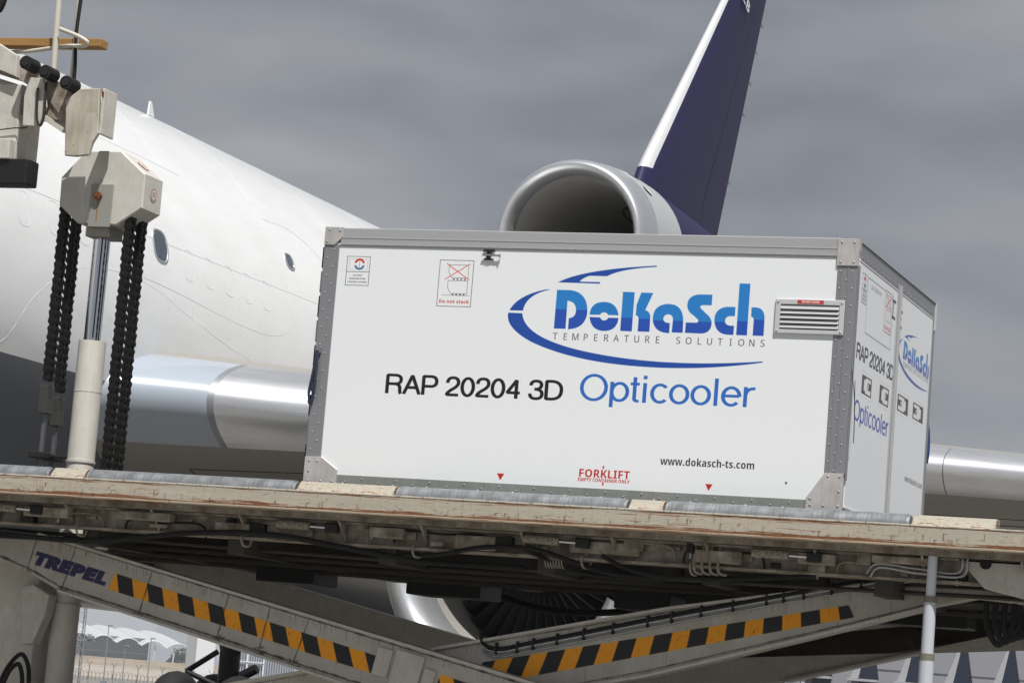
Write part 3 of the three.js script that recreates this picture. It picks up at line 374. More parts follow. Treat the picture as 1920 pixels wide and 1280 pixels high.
  const texA = armTex(2048, 512, -2.4, 4.2, 0.85, 2.45, (g, P, k) => {
    stripes(g, P, [215, 1074], [706, 1229], [698, 1262], [202, 1104], 0.008, 0.1185, 0.034, za);
    stripes(g, P, [826, 1264], [1320, 1420], [1312, 1453], [816, 1290], 0.05, 0.1185, 0.034, za);
    grimeLine(g, P, k, [[-2.3, 2.225], [-1.987, 2.235], [-1.786, 2.172], [-1.568, 2.08], [0.284, 1.68], [3.95, 0.93]], 4); grimeLine(g, P, k, [[-1.74, 2.372], [0.253, 1.958], [4.1, 1.17]], 3);
    for (const [px, py, qx, qy] of [[69, 1003, 48, 1072], [140, 1026, 114, 1104], [285, 1067, 257, 1154], [428, 1112, 405, 1195], [505, 1138, 484, 1218], [577, 1163, 548, 1242]]) { const a = atZ(px, py, za), b = atZ(qx, qy, za); grimeLine(g, P, k, [[a.x, a.y], [b.x, b.y]], 2.2); const e = P(b.x, b.y); for (let i = 0; i < 26; i++) { g.fillStyle = `rgba(26,20,14,${rr(0.1, 0.4)})`; g.fillRect(e[0] + rr(-12, 12), e[1] + rr(-8, 8), rr(2, 7), rr(1, 5)); } }
    // maker's name in chunky italic capitals
    const a = atZ(60, 1055, za), b = atZ(195, 1096, za), t = atZ(64, 1033, za), A = P(a.x, a.y), B = P(b.x, b.y), H2 = Math.hypot(P(t.x, t.y)[0] - A[0], P(t.x, t.y)[1] - A[1]);
    g.save(); g.translate(...A); g.rotate(Math.atan2(B[1] - A[1], B[0] - A[0])); g.transform(1, 0, -0.22, 1, 0, 0); g.font = `bold ${H2 / 0.73}px sans-serif`; const w = g.measureText('TREPEL').width; g.scale(Math.hypot(B[0] - A[0], B[1] - A[1]) / w, 1); g.fillStyle = '#23214a'; g.strokeStyle = '#23214a'; g.lineWidth = 4; g.fillText('TREPEL', 0, 0); g.strokeText('TREPEL', 0, 0); g.restore();
  }, 51);
  const texB = armTex(2048, 512, -2.3, 4.45, 0.85, 2.45, (g, P, k) => {
    stripes(g, P, [905, 1241], [1592, 1134], [1602, 1157], [888, 1287], 0.48, 0.0985, -0.008, za - 0.13);
    grimeLine(g, P, k, [[-1.95, 0.93], [0.7, 1.5], [2.084, 1.85], [2.969, 2.115], [3.633, 2.32]], 2); grimeLine(g, P, k, [[-2, 1.19], [0.78, 1.86], [2.177, 2.18], [3.276, 2.385]], 1.6);
  }, 58);
  const arm = (pts, z0, z1, x0, x1, tex, name) => { const a = mesh('scissor_arm', uvXY(poly(pts, z0, z1, 0.006), x0, x1, 0.85, 2.45), tex, LO); return a; };
  const mA = std(0xffffff, 0.6, 0, { map: texA }), mB = std(0xffffff, 0.6, 0, { map: texB }), mBack = M.paint;
  const armA = arm(Apts, za - 0.12, za, -2.4, 4.2, mA), armB = arm(Bpts, za - 0.25, za - 0.13, -2.3, 4.45, mB);
  const flange = (p, a, z0, z1, mat, th = 0.016) => { for (const [q, r] of p) mesh('flange', metreBox(bar(V(q[0], q[1], (z0 + z1) / 2), V(r[0], r[1], (z0 + z1) / 2), z1 - z0, th)), mat, a); };
  flange([[[-1.74, 2.381], [4.1, 1.192]], [[-1.568, 2.052], [0.284, 1.651]], [[0.284, 1.651], [3.95, 0.9]]], armA, za - 0.13, za + 0.022, M.paint);
  flange([[[-2.05, 1.21], [2.177, 2.199]], [[2.177, 2.199], [3.276, 2.405]], [[-1.95, 0.88], [2.084, 1.82]], [[2.084, 1.82], [2.969, 2.089]], [[2.969, 2.089], [3.633, 2.30]]], armB, za - 0.26, za - 0.108, M.paint);
  const farA = mesh('scissor_arm', metreBox(poly(Apts, -2.5, -2.38, 0.006)), mBack, LO), farB = mesh('scissor_arm', metreBox(poly((() => { const p = atZ(1470, 1276, -2.24), q = atZ(1920, 1182, -2.24); return [[-2.05, 1.21], [0.78, 1.878], [3.276, 2.40], [6.2, 2.41], [6.2, 2.36], [q.x + (q.x - p.x) * 0.6, q.y + (q.y - p.y) * 0.6], [p.x, p.y], [-1.95, 0.88]]; })(), -2.36, -2.24, 0.006)), mBack, LO);
  flange([[[-1.74, 2.381], [4.1, 1.192]], [[-1.568, 2.052], [3.95, 0.9]]], farA, -2.52, -2.36, mBack); { const p = atZ(1470, 1276, -2.22), q = atZ(1920, 1182, -2.22); flange([[[p.x, p.y], [q.x, q.y]]], farB, -2.38, -2.2, mBack); }
  // pivot plates on the near arm
  for (const [x0, x1, y0, y1] of [[0.505, 0.60, 1.70, 1.86], [0.615, 0.79, 1.62, 1.845], [0.80, 0.87, 1.60, 1.76]]) mesh('pivot_plate', (() => { const q = rbx(-(x1 - x0) / 2, (x1 - x0) / 2, -(y1 - y0) / 2, (y1 - y0) / 2, 0, 0.014, 0.004); q.rotateZ(-0.2); q.translate((x0 + x1) / 2, (y0 + y1) / 2, za + 0.001); return metreBox(q); })(), M.paint, armA);
  mesh('pivot_shaft', rod(V(0.72, 1.72, -2.55), V(0.72, 1.72, za + 0.005), 0.05, 20), M.under, LO);
  mesh('upper_arm_shaft', rod(V(-2.15, 2.3, -2.5), V(-2.15, 2.3, za - 0.02), 0.045, 16), M.under, LO); mesh('upper_arm_shaft', rod(V(4.25, 2.38, -2.5), V(4.25, 2.38, za - 0.14), 0.03, 16), M.under, LO);
  // pipes clipped along the rising arm
  const zp = za - 0.13 + 0.014, onB = (px, py) => atZ(px, py, zp);
  for (const [off, r, mat] of [[0, 0.0085, M.galv], [-6, 0.012, M.rubber], [9, 0.006, M.galv]]) { const pts = [onB(902, 1185 + off * 0.3), onB(905, 1212 + off), onB(930, 1222 + off), onB(1000, 1210 + off), onB(1240, 1163 + off), onB(1480, 1119 + off), onB(1720, 1079 + off), onB(1800, 1066 + off)]; mesh('arm_pipe', tube(pts, r, 80, 8), mat, armB); }
  for (const [px, py] of [[931, 1215], [970, 1213], [1000, 1207], [1045, 1198], [1095, 1188], [1150, 1178], [1215, 1165], [1260, 1157], [1315, 1146], [1375, 1136], [1438, 1124], [1470, 1119], [1508, 1113], [1560, 1104], [1616, 1095], [1687, 1083], [1732, 1076]]) { const p = onB(px, py); mesh('pipe_clamp', rbx(p.x - 0.006, p.x + 0.006, p.y - 0.034, p.y + 0.034, zp - 0.016, zp + 0.016, 0.003), M.black, armB); }
  // lug, hub and hose bundle at the right end of the deck
  mesh('deck_lug', metreBox(poly([[3.85, 2.549], [4.9, 2.549], [4.9, 2.33], [4.35, 2.33], [4.0, 2.40]], 0.102, 0.16, 0.004)), M.paint, LO);
  mesh('lug_bore', (() => { const p = atZ(1849, 1056, 0.16); return [new THREE.TorusGeometry(0.026, 0.006, 8, 24).translate(p.x, p.y, 0.161), new THREE.CylinderGeometry(0.026, 0.026, 0.004, 24).rotateX(Math.PI / 2).translate(p.x, p.y, 0.16)]; })(), M.dark, LO);
  for (let i = 0; i < 4; i++) hose([[3.98 + i * 0.05, 2.34, -0.02], [4.0 + i * 0.045, 2.2, 0], [4.06 + i * 0.03, 2.12 + i * 0.015, 0], [4.12 + i * 0.035, 2.2, 0], [4.16 + i * 0.04, 2.33, -0.02]], 0.016);
  mesh('deck_pipe', tube([atZ(1625, 1075, 0.17), atZ(1640, 1058, 0.17), atZ(1720, 1066, 0.17), atZ(1800, 1072, 0.17), atZ(1806, 1050, 0.17), atZ(1806, 1038, 0.17)], 0.007, 50, 8), M.galv, LO); mesh('deck_pipe', tube([atZ(1632, 1081, 0.17), atZ(1645, 1065, 0.17), atZ(1720, 1074, 0.17), atZ(1808, 1078, 0.17), atZ(1815, 1050, 0.17), atZ(1815, 1038, 0.17)], 0.007, 50, 8), M.galv, LO);
  // telescopic post
  const pp = mesh('telescopic_post', rod(V(3.727, 2.33, 0.2), V(3.727, 2.583, 0.2), 0.026, 20), std(0xc9ced6, 0.3, 0.15), LO);
  mesh('post_tube', rod(V(3.727, 2.03, 0.2), V(3.727, 2.34, 0.2), 0.033, 20), std(0xb9bec6, 0.35, 0.1), pp); mesh('post_tube', rod(V(3.727, 0.02, 0.2), V(3.727, 2.04, 0.2), 0.039, 20), std(0xb9bec6, 0.35, 0.1), pp);
  for (const [y, r] of [[2.32, 0.0345], [2.02, 0.0405]]) mesh('post_collar', rod(V(3.727, y - 0.012, 0.2), V(3.727, y + 0.022, 0.2), r, 20), std(0x7c7a6c, 0.5, 0.3), pp);
  // chassis and wheels below
  mesh('chassis', [rbx(-3.2, 7.6, 0.55, 0.95, -2.55, -2.2, 0.02), rbx(-3.2, 7.6, 0.55, 0.95, -0.38, -0.03, 0.02), rbx(-3.2, -2.7, 0.5, 0.94, -2.2, -0.4, 0.02), rbx(7.1, 7.6, 0.5, 0.94, -2.2, -0.4, 0.02)], M.paint, LO);
  for (const x of [-0.6, 5.6]) for (const z of [-0.4, -2.6]) { const w = mesh('wheel', new THREE.TorusGeometry(0.36, 0.15, 14, 32).translate(x, 0.51, z), M.rubber, LO); mesh('wheel_rim', new THREE.CylinderGeometry(0.26, 0.26, 0.16, 24).rotateX(Math.PI / 2).translate(x, 0.51, z), M.paint, w); }

  // mast with chains ---------------------------------------------
  const mz = -0.6, mx = -1.785;
  const mast = mesh('mast_cylinder', rod(V(mx, 0.4, mz), V(mx, 3.622, mz), 0.086, 32), std(0xffffff, 0.5, 0, { map: ctex(wornTex(256, 1024, '#c4c0b7', { seed: 71, blotch: 14, streak: 10, specks: 60, drips: 8 })) }), LO);
  mesh('mast_collar', rod(V(mx, 2.86, mz), V(mx, 2.875, mz), 0.093, 32), M.paint, mast); mesh('mast_seam', rod(V(mx, 3.30, mz), V(mx, 3.306, mz), 0.0875, 32), M.paint, mast);
  mesh('mast_foot', rbx(mx - 0.2, mx + 0.2, 0, 0.4, mz - 0.2, mz + 0.2, 0.02), M.paint, mast);
  mesh('piston_rod', rod(V(mx - 0.005, 3.6, mz), V(mx - 0.005, 4.32, mz), 0.053, 28), M.chrome, LO); mesh('rod_scale', bx(mx + 0.02, mx + 0.028, 3.64, 4.28, mz + 0.046, mz + 0.051), M.black, LO);
  const hp = [[161, 282], [227, 283], [272, 326], [266, 390], [217, 422], [144, 418], [110, 384], [114, 332]].map(p => { const v = atZ(...p, mz + 0.11); return [v.x, v.y]; });
  const head = mesh('chain_head', metreBox(poly(hp, mz - 0.14, mz + 0.11, 0.008)), std(0xffffff, 0.55, 0, { map: ctex(wornTex(512, 512, '#bab7af', { seed: 75, blotch: 12, streak: 8, specks: 40, drips: 8 })) }), LO);
  { const a = atZ(172, 345, mz + 0.12), b = atZ(205, 420, mz + 0.12), p = atZ(185, 368, mz + 0.12); mesh('head_plate', metreBox(rbx(a.x, b.x, b.y - 0.02, a.y, mz + 0.111, mz + 0.125, 0.003)), std(0x8d8d86, 0.6, 0.1), head); mesh('axle_bolt', [rod(V(p.x, p.y, mz + 0.12), V(p.x, p.y, mz + 0.15), 0.026, 20), rod(V(p.x, p.y, mz + 0.149), V(p.x, p.y, mz + 0.156), 0.01, 12)], M.rust, head);
    mesh('rust_streak', rbx(p.x - 0.006, p.x + 0.004, p.y - 0.16, p.y - 0.03, mz + 0.124, mz + 0.1262, 0.001), std(0x8a6a45, 0.9), head);
    for (const [px, py] of [[188, 338], [160, 417], [201, 418]]) { const q = atZ(px, py, mz + 0.11); mesh('head_bolt', new THREE.CylinderGeometry(0.008, 0.008, 0.012, 6).rotateX(Math.PI / 2).translate(q.x, q.y, mz + 0.114), M.galv, head); }
    const lc = canvas(128, 128), lx = lc.getContext('2d'); lx.fillStyle = '#c9c3b6'; lx.fillRect(0, 0, 128, 128); lx.strokeStyle = '#b02a25'; lx.lineWidth = 9; lx.beginPath(); lx.arc(64, 64, 54, 0, 7); lx.stroke(); lx.fillStyle = '#444'; for (let i = 0; i < 4; i++) lx.fillRect(30 + (i % 2) * 6, 40 + i * 14, 68 - (i % 2) * 12, 6);
    const lm = std(0xffffff, 0.5, 0, { map: ctex(lc) }); const hx = Math.max(...hp.map(q => q[0]));
    const s1 = new THREE.CircleGeometry(0.042, 32); s1.rotateY(Math.PI / 2); const e0 = hp[2], e1 = hp[3]; s1.rotateZ(Math.atan2(e1[0] - e0[0], e0[1] - e1[1]) * 0.9); s1.translate((e0[0] + e1[0]) / 2 + 0.004, (e0[1] + e1[1]) / 2, mz - 0.02); mesh('warning_sticker', s1, lm, head);
    const s2 = new THREE.CircleGeometry(0.045, 32); s2.rotateY(Math.PI / 2); const f0 = hp[1], f1 = hp[2]; s2.rotateZ(Math.atan2(f0[1] - f1[1], f1[0] - f0[0]) * 0 + Math.atan2(f1[0] - f0[0], f0[1] - f1[1])); s2.translate((f0[0] + f1[0]) / 2 + 0.004, (f0[1] + f1[1]) / 2 + 0.004, mz - 0.02); mesh('warning_sticker', s2, lm, head);
    mesh('rod_cap', metreBox(rbx(mx - 0.075, mx + 0.085, 4.27, 4.40, mz - 0.1, mz + 0.10, 0.006)), std(0x8f8c82, 0.6), head); }
  // chains
  const plate = (() => { const s = new THREE.Shape(); const R = 0.0245, p = 0.0254; s.absarc(0, p, R, 0, Math.PI); s.quadraticCurveTo(-0.012, 0, -R, -p); s.absarc(0, -p, R, Math.PI, 2 * Math.PI); s.quadraticCurveTo(0.012, 0, R, p); const g = new THREE.ExtrudeGeometry(s, { depth: 0.007, bevelEnabled: false, curveSegments: 6 }); return g; })();
  const linkGeo = [[-0.037, -0.013, 0.007, 0.031], [-0.029, -0.021, 0.015, 0.023]].map(zs => mergeGeometries([...zs.map(z => clean(plate.clone().translate(0, 0, z))), clean(rod(V(0, 0.0254, -0.043), V(0, 0.0254, 0.043), 0.010, 8))]));
  const chainMat = std(0x1b1a19, 0.5, 0.4);
  const chain = (x, z, y0, y1) => { const g = new THREE.Group(); g.name = 'lift_chain'; LO.add(g); const n = Math.floor((y1 - y0) / 0.0508); for (let i = 0; i < n; i++) { const l = mesh('chain_link', linkGeo[i % 2], chainMat, g); l.position.set(x + 0.0018 * Math.sin(i * 0.9), y1 - i * 0.0508, z); } };
  const cxL = -2.04, cxR = -1.575;
  chain(cxL, mz + 0.055, 3.34, 4.47); chain(cxL, mz - 0.095, 3.28, 4.47); chain(cxR, mz + 0.055, 2.62, 4.47); chain(cxR, mz - 0.095, 2.62, 4.47);
  for (const [z, y] of [[mz + 0.055, 3.3], [mz - 0.095, 3.24]]) { const c1 = mesh('chain_anchor', [rbx(cxL - 0.03, cxL + 0.03, y - 0.15, y + 0.03, z - 0.045, z - 0.03, 0.004), rbx(cxL - 0.03, cxL + 0.03, y - 0.15, y + 0.03, z + 0.03, z + 0.045, 0.004), rbx(cxL - 0.03, cxL + 0.03, y - 0.15, y - 0.06, z - 0.029, z + 0.029, 0.004)], std(0x4a4a48, 0.5, 0.5), LO); mesh('anchor_rod', rod(V(cxL, 2.58, z), V(cxL, y - 0.14, z), 0.018, 14), std(0x6d6e70, 0.4, 0.7), c1); }
  mesh('anchor_bracket', [rbx(cxL - 0.05, cxL + 0.05, 2.87, 2.91, mz - 0.15, mz + 0.12, 0.006), rbx(cxL + 0.05, mx - 0.08, 2.885, 2.9, mz - 0.03, mz + 0.03, 0.004)], M.dark, LO);
  // bridge frame high on the left, reaching to the aircraft
  const bz = -0.3, U = (px, py, z = bz) => atZ(px, py, z);
  mesh('bridge_deck', metreBox(rbx(-6.3, -4.15, 5.12, 5.27, -3.0, bz - 0.1, 0.01)), M.paint, LO);
  { const a = U(35, 105), b = U(35, 145); const q = poly([[-3.2, 5.48], [U(0, 82).x, U(0, 82).y], [U(35, 105).x, U(35, 105).y], [U(34, 146).x, U(34, 146).y], [U(0, 132).x, U(0, 132).y], [-3.2, 5.25]], bz - 0.02, bz + 0.03, 0.004); mesh('bridge_side_plate', metreBox(q), M.paint, LO); }
  mesh('bridge_column', metreBox(rbx(-2.62, U(28, 250).x, 4.70, 5.2, bz - 0.3, bz - 0.02, 0.01)), M.paint, LO);
  mesh('bridge_beam', metreBox(bar(V(-3.2, 5.17, bz - 0.12), V(U(118, 205).x, 5.03, bz - 0.12), 0.16, 0.12)), M.grime, LO); mesh('bridge_beam', metreBox(bar(V(-3.2, 5.26, bz - 0.35), V(-1.9, 5.1, bz - 0.35), 0.1, 0.09)), M.paint, LO);
  mesh('bridge_brace', bar(U(75, 215), U(120, 245), 0.04, 0.03), M.paint, LO);
  const pz = (list, z0, z1) => metreBox(poly(list.map(p => { const v = U(...p, z1); return [v.x, v.y]; }), z0, z1, 0.003));
  mesh('roller_carrier', pz([[-60, 70], [36, 112], [62, 128], [152, 176], [150, 206], [110, 214], [86, 182], [40, 152], [-60, 120]], bz - 0.06, bz - 0.025), M.grime, LO);
  mesh('carrier_beam', pz([[-60, 128], [40, 160], [122, 208], [122, 248], [76, 216], [-60, 190]], bz - 0.2, bz - 0.1), M.paint, LO);
  mesh('black_buffer', (() => { const a = U(0, 298), b = U(51, 347); return [rbx(-2.75, b.x, b.y, a.y, bz - 0.12, bz + 0.03, 0.012)]; })(), M.black, LO);
  mesh('buffer_bracket', metreBox((() => { const a = U(-30, 262), b = U(22, 300); return rbx(a.x, b.x, b.y, a.y, bz - 0.12, bz + 0.05, 0.006); })()), M.paint, LO);
  for (const [px, py] of [[62, 124], [98, 141], [137, 161]]) { const p = U(px, py); const r = mesh('edge_roller', rod(V(p.x, p.y, bz - 0.02), V(p.x, p.y, bz + 0.1), 0.043, 20), M.rubber, LO); mesh('roller_hub', rod(V(p.x, p.y, bz + 0.1), V(p.x, p.y, bz + 0.106), 0.024, 14), M.dark, r); }
  mesh('hanger_plate', metreBox(poly([[55, 145], [82, 148], [86, 200], [72, 237], [42, 235], [45, 180]].map(p => { const v = U(...p, bz + 0.04); return [v.x, v.y]; }), bz + 0.02, bz + 0.045, 0.003)), M.paint, LO);
  mesh('hanger_rod', tube([U(70, 165, bz + 0.06), U(69, 225, bz + 0.06), U(74, 236, bz + 0.06), U(80, 225, bz + 0.06), U(86, 155, bz + 0.06)], 0.008, 40, 8), M.dark, LO);
  { const q = [[122, 188], [150, 166], [186, 165], [183, 250], [172, 268], [165, 290], [140, 293], [120, 291]].map(p => { const v = U(...p, bz + 0.05); return [v.x, v.y]; }); const bp = mesh('bumper_plate', metreBox(poly(q, bz + 0.02, bz + 0.05, 0.006)), std(0xffffff, 0.6, 0, { map: ctex(wornTex(256, 256, '#a8a294', { seed: 81, specks: 120, drips: 10 })) }), LO);
    const e = [U(187, 165, bz + 0.05), U(183, 251, bz + 0.05)]; mesh('bumper_return', metreBox(rbx(e[1].x - 0.002, e[0].x + 0.035, e[1].y, e[0].y, bz - 0.12, bz + 0.048, 0.006)), M.paint, bp); mesh('rust_patch', poly([[189, 170], [194, 172], [193, 183], [189, 180]].map(p => { const v = U(...p, bz + 0.055); return [v.x, v.y]; }), bz + 0.0485, bz + 0.05, 0), M.rust, bp); }
  // railing
  const rw = std(0xbdb9ac, 0.5); mesh('railing_post', rod(V(-2.085, 5.22, bz), V(-2.12, 6.4, bz), 0.019, 16), rw, LO); mesh('railing_post', rod(V(-1.975, 5.18, bz - 0.05), V(-1.99, 6.4, bz - 0.05), 0.017, 16), rw, LO);
  mesh('control_cable', tube([V(-1.955, 6.4, bz - 0.03), V(-1.95, 5.9, bz - 0.02), V(-1.962, 5.5, bz - 0.02), V(-1.948, 5.3, bz - 0.02), V(-1.95, 5.18, bz - 0.03)], 0.012, 40, 8), M.rubber, LO);
  mesh('railing_loop', tube([V(-3.0, 5.425, bz - 0.1), V(-2.4, 5.425, bz - 0.1), U(130, 86, bz - 0.02), U(158, 86, bz + 0.02), U(164, 80, bz + 0.04), U(150, 70, bz + 0.05), U(112, 54, bz + 0.02)], 0.0135, 60, 10), rw, LO);
  mesh('control_cable', tube([U(0, 243), U(25, 240), U(50, 238), U(44, 226)], 0.004, 24, 6), M.rubber, LO);
  mesh('chain_end', tube([V(-2.7, 5.9, bz), U(-8, 20), U(2, 5), U(6, -10)], 0.03, 20, 8), M.rubber, LO);
  // front upright low on the left
  const lz = -0.4; mesh('front_upright', metreBox(rbx(-2.75, -1.93, 0.0, 2.24, lz - 0.36, lz - 0.1, 0.012)), std(0xffffff, 0.6, 0, { map: ctex(wornTex(512, 512, '#bdb9b0', { seed: 85, blotch: 16, streak: 14, specks: 60, drips: 20 })) }), LO);
  mesh('upright_flange', metreBox(poly([[62, 1095], [92, 1115], [84, 1150], [60, 1205], [40, 1208], [40, 1100]].map(p => { const v = atZ(...p, lz); return [v.x, v.y]; }), lz - 0.1, lz, 0.004)), M.paint, LO);
  mesh('mast_clamp', [rod(V(mx, 1.975, mz), V(mx, 1.99, mz), 0.096, 32), rbx(mx - 0.24, mx - 0.05, 1.96, 2.06, mz - 0.02, mz + 0.14, 0.008)], M.paint, LO);
  hose([[-2.1, 1.4, lz + 0.02], [-2.0, 1.6, lz + 0.03], [-1.93, 1.66, lz + 0.03], [-1.88, 1.6, lz + 0.03], [-1.86, 1.4, lz + 0.02]], 0.014); hose([[-2.05, 1.4, lz + 0.05], [-1.98, 1.56, lz + 0.06], [-1.93, 1.6, lz + 0.06], [-1.9, 1.55, lz + 0.06], [-1.89, 1.4, lz + 0.05]], 0.014);
}
{ // loose timber on the railing loop
  const p = mesh('timber_plank', (() => { const g = rbx(-1.1, 0, -0.026, 0.026, -0.05, 0.05, 0.004); const q = g.attributes.position, u = g.attributes.uv; for (let i = 0; i < q.count; i++) u.setXY(i, q.getX(i) * 1.2, q.getY(i) * 6 + q.getZ(i) * 5); g.rotateZ(-0.012); g.translate(-1.815, 5.476, -0.42); return g; })(), M.wood, scene);
  tag(p, 'rough brown timber plank lying across the white railing tube of the loader', 'plank');
}

// ================================================================== THE AIRCRAFT
const xf = -9.9, yf = 5.30, RF = 3.01;
const AC = thing('cargo_aircraft', 'white three-engined cargo jet with grey belly and dark purple tail fin behind the loader', 'aircraft');
{
  const prof = z => { let r = RF, y = yf; if (z > 3) { const t = Math.min(1, (z - 3) / 8.5); r = RF * Math.sqrt(Math.max(0.0004, 1 - t * t)); y = yf - 0.5 * t * t; } if (z < -25) { const t = Math.min(1, (-25 - z) / 27); r = RF * (1 - 0.82 * t * t * (3 - 2 * t) * 0.98); y = yf + (RF - r) * 0.62; } return [r, y]; };
  const skin = (a, z, e = 0) => { const [r, y] = prof(z); return V(xf + (r + e) * Math.cos(a), y + (r + e) * Math.sin(a), z); };
  const aB = -15.6 * Math.PI / 180; const zs = t => 11.5 - t * 63.5;
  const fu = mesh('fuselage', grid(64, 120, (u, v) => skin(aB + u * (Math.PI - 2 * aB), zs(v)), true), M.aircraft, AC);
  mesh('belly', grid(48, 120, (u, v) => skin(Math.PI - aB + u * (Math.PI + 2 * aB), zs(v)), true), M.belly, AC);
  const D = Math.PI / 180, seam = (pts, r = 0.006, mat = M.seam) => { const cv = new THREE.CatmullRomCurve3(pts.map(p => V(p[0] * 0.052, p[1], 0)), false, 'centripetal'), q = cv.getPoints(pts.length * 8).map(p => skin(p.x / 0.052 * D, p.y, -0.7 * r)); return mesh('panel_seam', tube(q, r, q.length * 2, 6), mat, fu); };
  seam([[-15, -7.6], [-13.9, -8.27], [-4.7, -8.65], [1.8, -9.2], [4.8, -9.73], [5.9, -10.54], [5, -11.2], [2.1, -11.92], [-1.5, -13.03], [-3.5, -14], [-4.4, -15.2], [-4.8, -17]], 0.005, std(0xd9dbdd, 0.4));
  for (let k = 0; k < 5; k++) seam([[-15.4, -9.6 - k * 2.45], [20, -9.6 - k * 2.45], [50, -9.6 - k * 2.45], [100, -9.6 - k * 2.45]], 0.002, std(0xc6c8ca, 0.5)); seam([[52, -5], [52, -14], [52, -24]], 0.003);
  seam([[15.5, -5], [15.5, -11], [15.5, -20]], 0.004); seam([[33.4, -14.6], [33.2, -15.5], [27, -16.1], [10, -16.25], [0, -16.2]], 0.006, std(0xa9abad, 0.5)); seam([[20, -14.5], [7, -14.6], [6.5, -10.8]], 0.004); seam([[36, -5], [36, -11.6], [35.4, -12.5]], 0.005, std(0xb4b6b8, 0.5)); seam([[33.4, -14.6], [20, -14.65]], 0.004);
  const oval = (a, z, da, dz) => { const q = []; for (let i = 0; i < 16; i++) { const t = i / 16 * 2 * Math.PI, c = Math.cos(t), s = Math.sin(t); q.push(skin((a + da * Math.sign(s) * Math.pow(Math.abs(s), 0.7)) * D, z + dz * Math.sign(c) * Math.pow(Math.abs(c), 0.7), -0.0025)); } return q; };
  for (const [a, z] of [[11.3, -8.4], [11.7, -9.0], [12, -9.6], [12.6, -12.0], [12.6, -12.5], [12.6, -13.0], [12.6, -13.5], [12.6, -14.0]]) mesh('window_plug', tube(oval(a, z, 3.3, 0.13), 0.004, 50, 5, true), M.seam, fu);
  const win = (a, z, da, dz) => { const w = mesh('cabin_window', grid(10, 10, (u, v) => { const t = u * 2 * Math.PI, c = Math.cos(t) * v, s = Math.sin(t) * v; return skin((a + da * Math.sign(s) * Math.pow(Math.abs(s), 0.75)) * D, z + dz * Math.sign(c) * Math.pow(Math.abs(c), 0.75), 0.006); }), M.glassDark, fu); mesh('window_frame', tube(oval(a, z, da * 1.08, dz * 1.1), 0.016, 50, 6, true), std(0xb9bcc0, 0.35, 0.6), w); };
  win(14.5, -11.33, 3.1, 0.145); win(23.7, -14.93, 1.75, 0.1);
  mesh('antenna', (() => { const d = ray(283, 212), dx = xf - camP.x, dy = yf - camP.y, t = Math.sqrt(dx * dx + dy * dy - RF * RF) / Math.hypot(d.x, d.y), p = camP.clone().addScaledVector(d, t); const q = poly([[-0.09, -0.04], [0.07, -0.04], [-0.02, 0.13], [-0.07, 0.13]], -0.012, 0.012, 0.004); q.rotateY(Math.PI / 2); q.translate(p.x, p.y, p.z); return q; })(), std(0xdadbdb, 0.4), AC);
  // wing: sections at spanwise x
  const LE = x => V(x, 2.78 + 1.635 + 0.0169 * (x + 6.05) + 0.0, -11.1 - 0.70 * (x + 6.05));
  const st = [[-8.6, 12.4, 1.75], [-6.6, 11.4, 1.6], [-4, 9.9, 1.25], [-1.5, 8.8, 1.05], [2, 7.4, 0.86], [8, 5.4, 0.6], [15.5, 3.2, 0.34]];
  const lerpSt = x => { for (let i = 0; i + 1 < st.length; i++) if (x <= st[i + 1][0]) { const t = (x - st[i][0]) / (st[i + 1][0] - st[i][0]); return [st[i][1] + (st[i + 1][1] - st[i][1]) * t, st[i][2] + (st[i + 1][2] - st[i][2]) * t]; } return st[st.length - 1].slice(1); };
  const wingP = (x, s, side = 1) => { // s in -1..1 : lower trailing edge .. leading edge .. upper trailing edge
    const [c, th] = lerpSt(x), q = s * s, t = q, yt = 5 * (0.2969 * Math.sqrt(t) - 0.126 * t - 0.3516 * t * t + 0.2843 * t ** 3 - 0.1036 * t ** 4) * th; const e = LE(x), dy = (s < 0 ? -yt * 1.05 : yt * 0.95) - t * c * 0.035;
    return side > 0 ? V(x, e.y + dy, e.z - t * c) : V(2 * xf - x, e.y + dy, e.z - t * c); };
  const xs = (a, b, v) => a + (b - a) * v;
  for (const sd of [1, -1]) {
    const w = mesh('wing', [grid(24, 40, (u, v) => wingP(xs(-8.4, 15.5, v), -1 + u * 0.8, sd), sd > 0), grid(24, 40, (u, v) => wingP(xs(-8.4, 15.5, v), 0.26 + u * 0.74, sd), sd > 0)], M.wing, AC);
    mesh('leading_edge', grid(28, 40, (u, v) => wingP(xs(-6.07, 15.5, v), -0.2 + u * 0.46, sd), sd > 0), M.polished, w);
    mesh('root_fillet', grid(28, 20, (u, v) => wingP(xs(-8.4, -6.13, v), -0.2 + u * 0.46, sd), sd > 0), M.fillet, w);
    mesh('slat_joint', grid(28, 4, (u, v) => wingP(xs(-6.13, -6.07, v), -0.2 + u * 0.46, sd), sd > 0), std(0x8f9296, 0.45, 0.5), w);
    if (sd > 0) {
      for (const [x, s0, s1] of [[-4.9, -0.36, -0.55], [-3.2, -0.36, -0.55], [-1.2, -0.36, -0.9], [1.4, -0.36, -0.9]]) { const q = []; for (let i = 0; i <= 14; i++) { const p = wingP(x, s0 + (s1 - s0) * i / 14); q.push(p); } mesh('skin_joint', tube(q, 0.004, 30, 5), M.dark, w); }
      const q = []; for (let i = 0; i <= 20; i++) q.push(wingP(-6 + i * 0.6, -0.36)); mesh('skin_joint', tube(q, 0.005, 60, 5), M.dark, w); const q2 = []; for (let i = 0; i <= 20; i++) q2.push(wingP(-6 + i * 0.6, -0.6)); mesh('skin_joint', tube(q2, 0.006, 60, 5), M.dark, w);
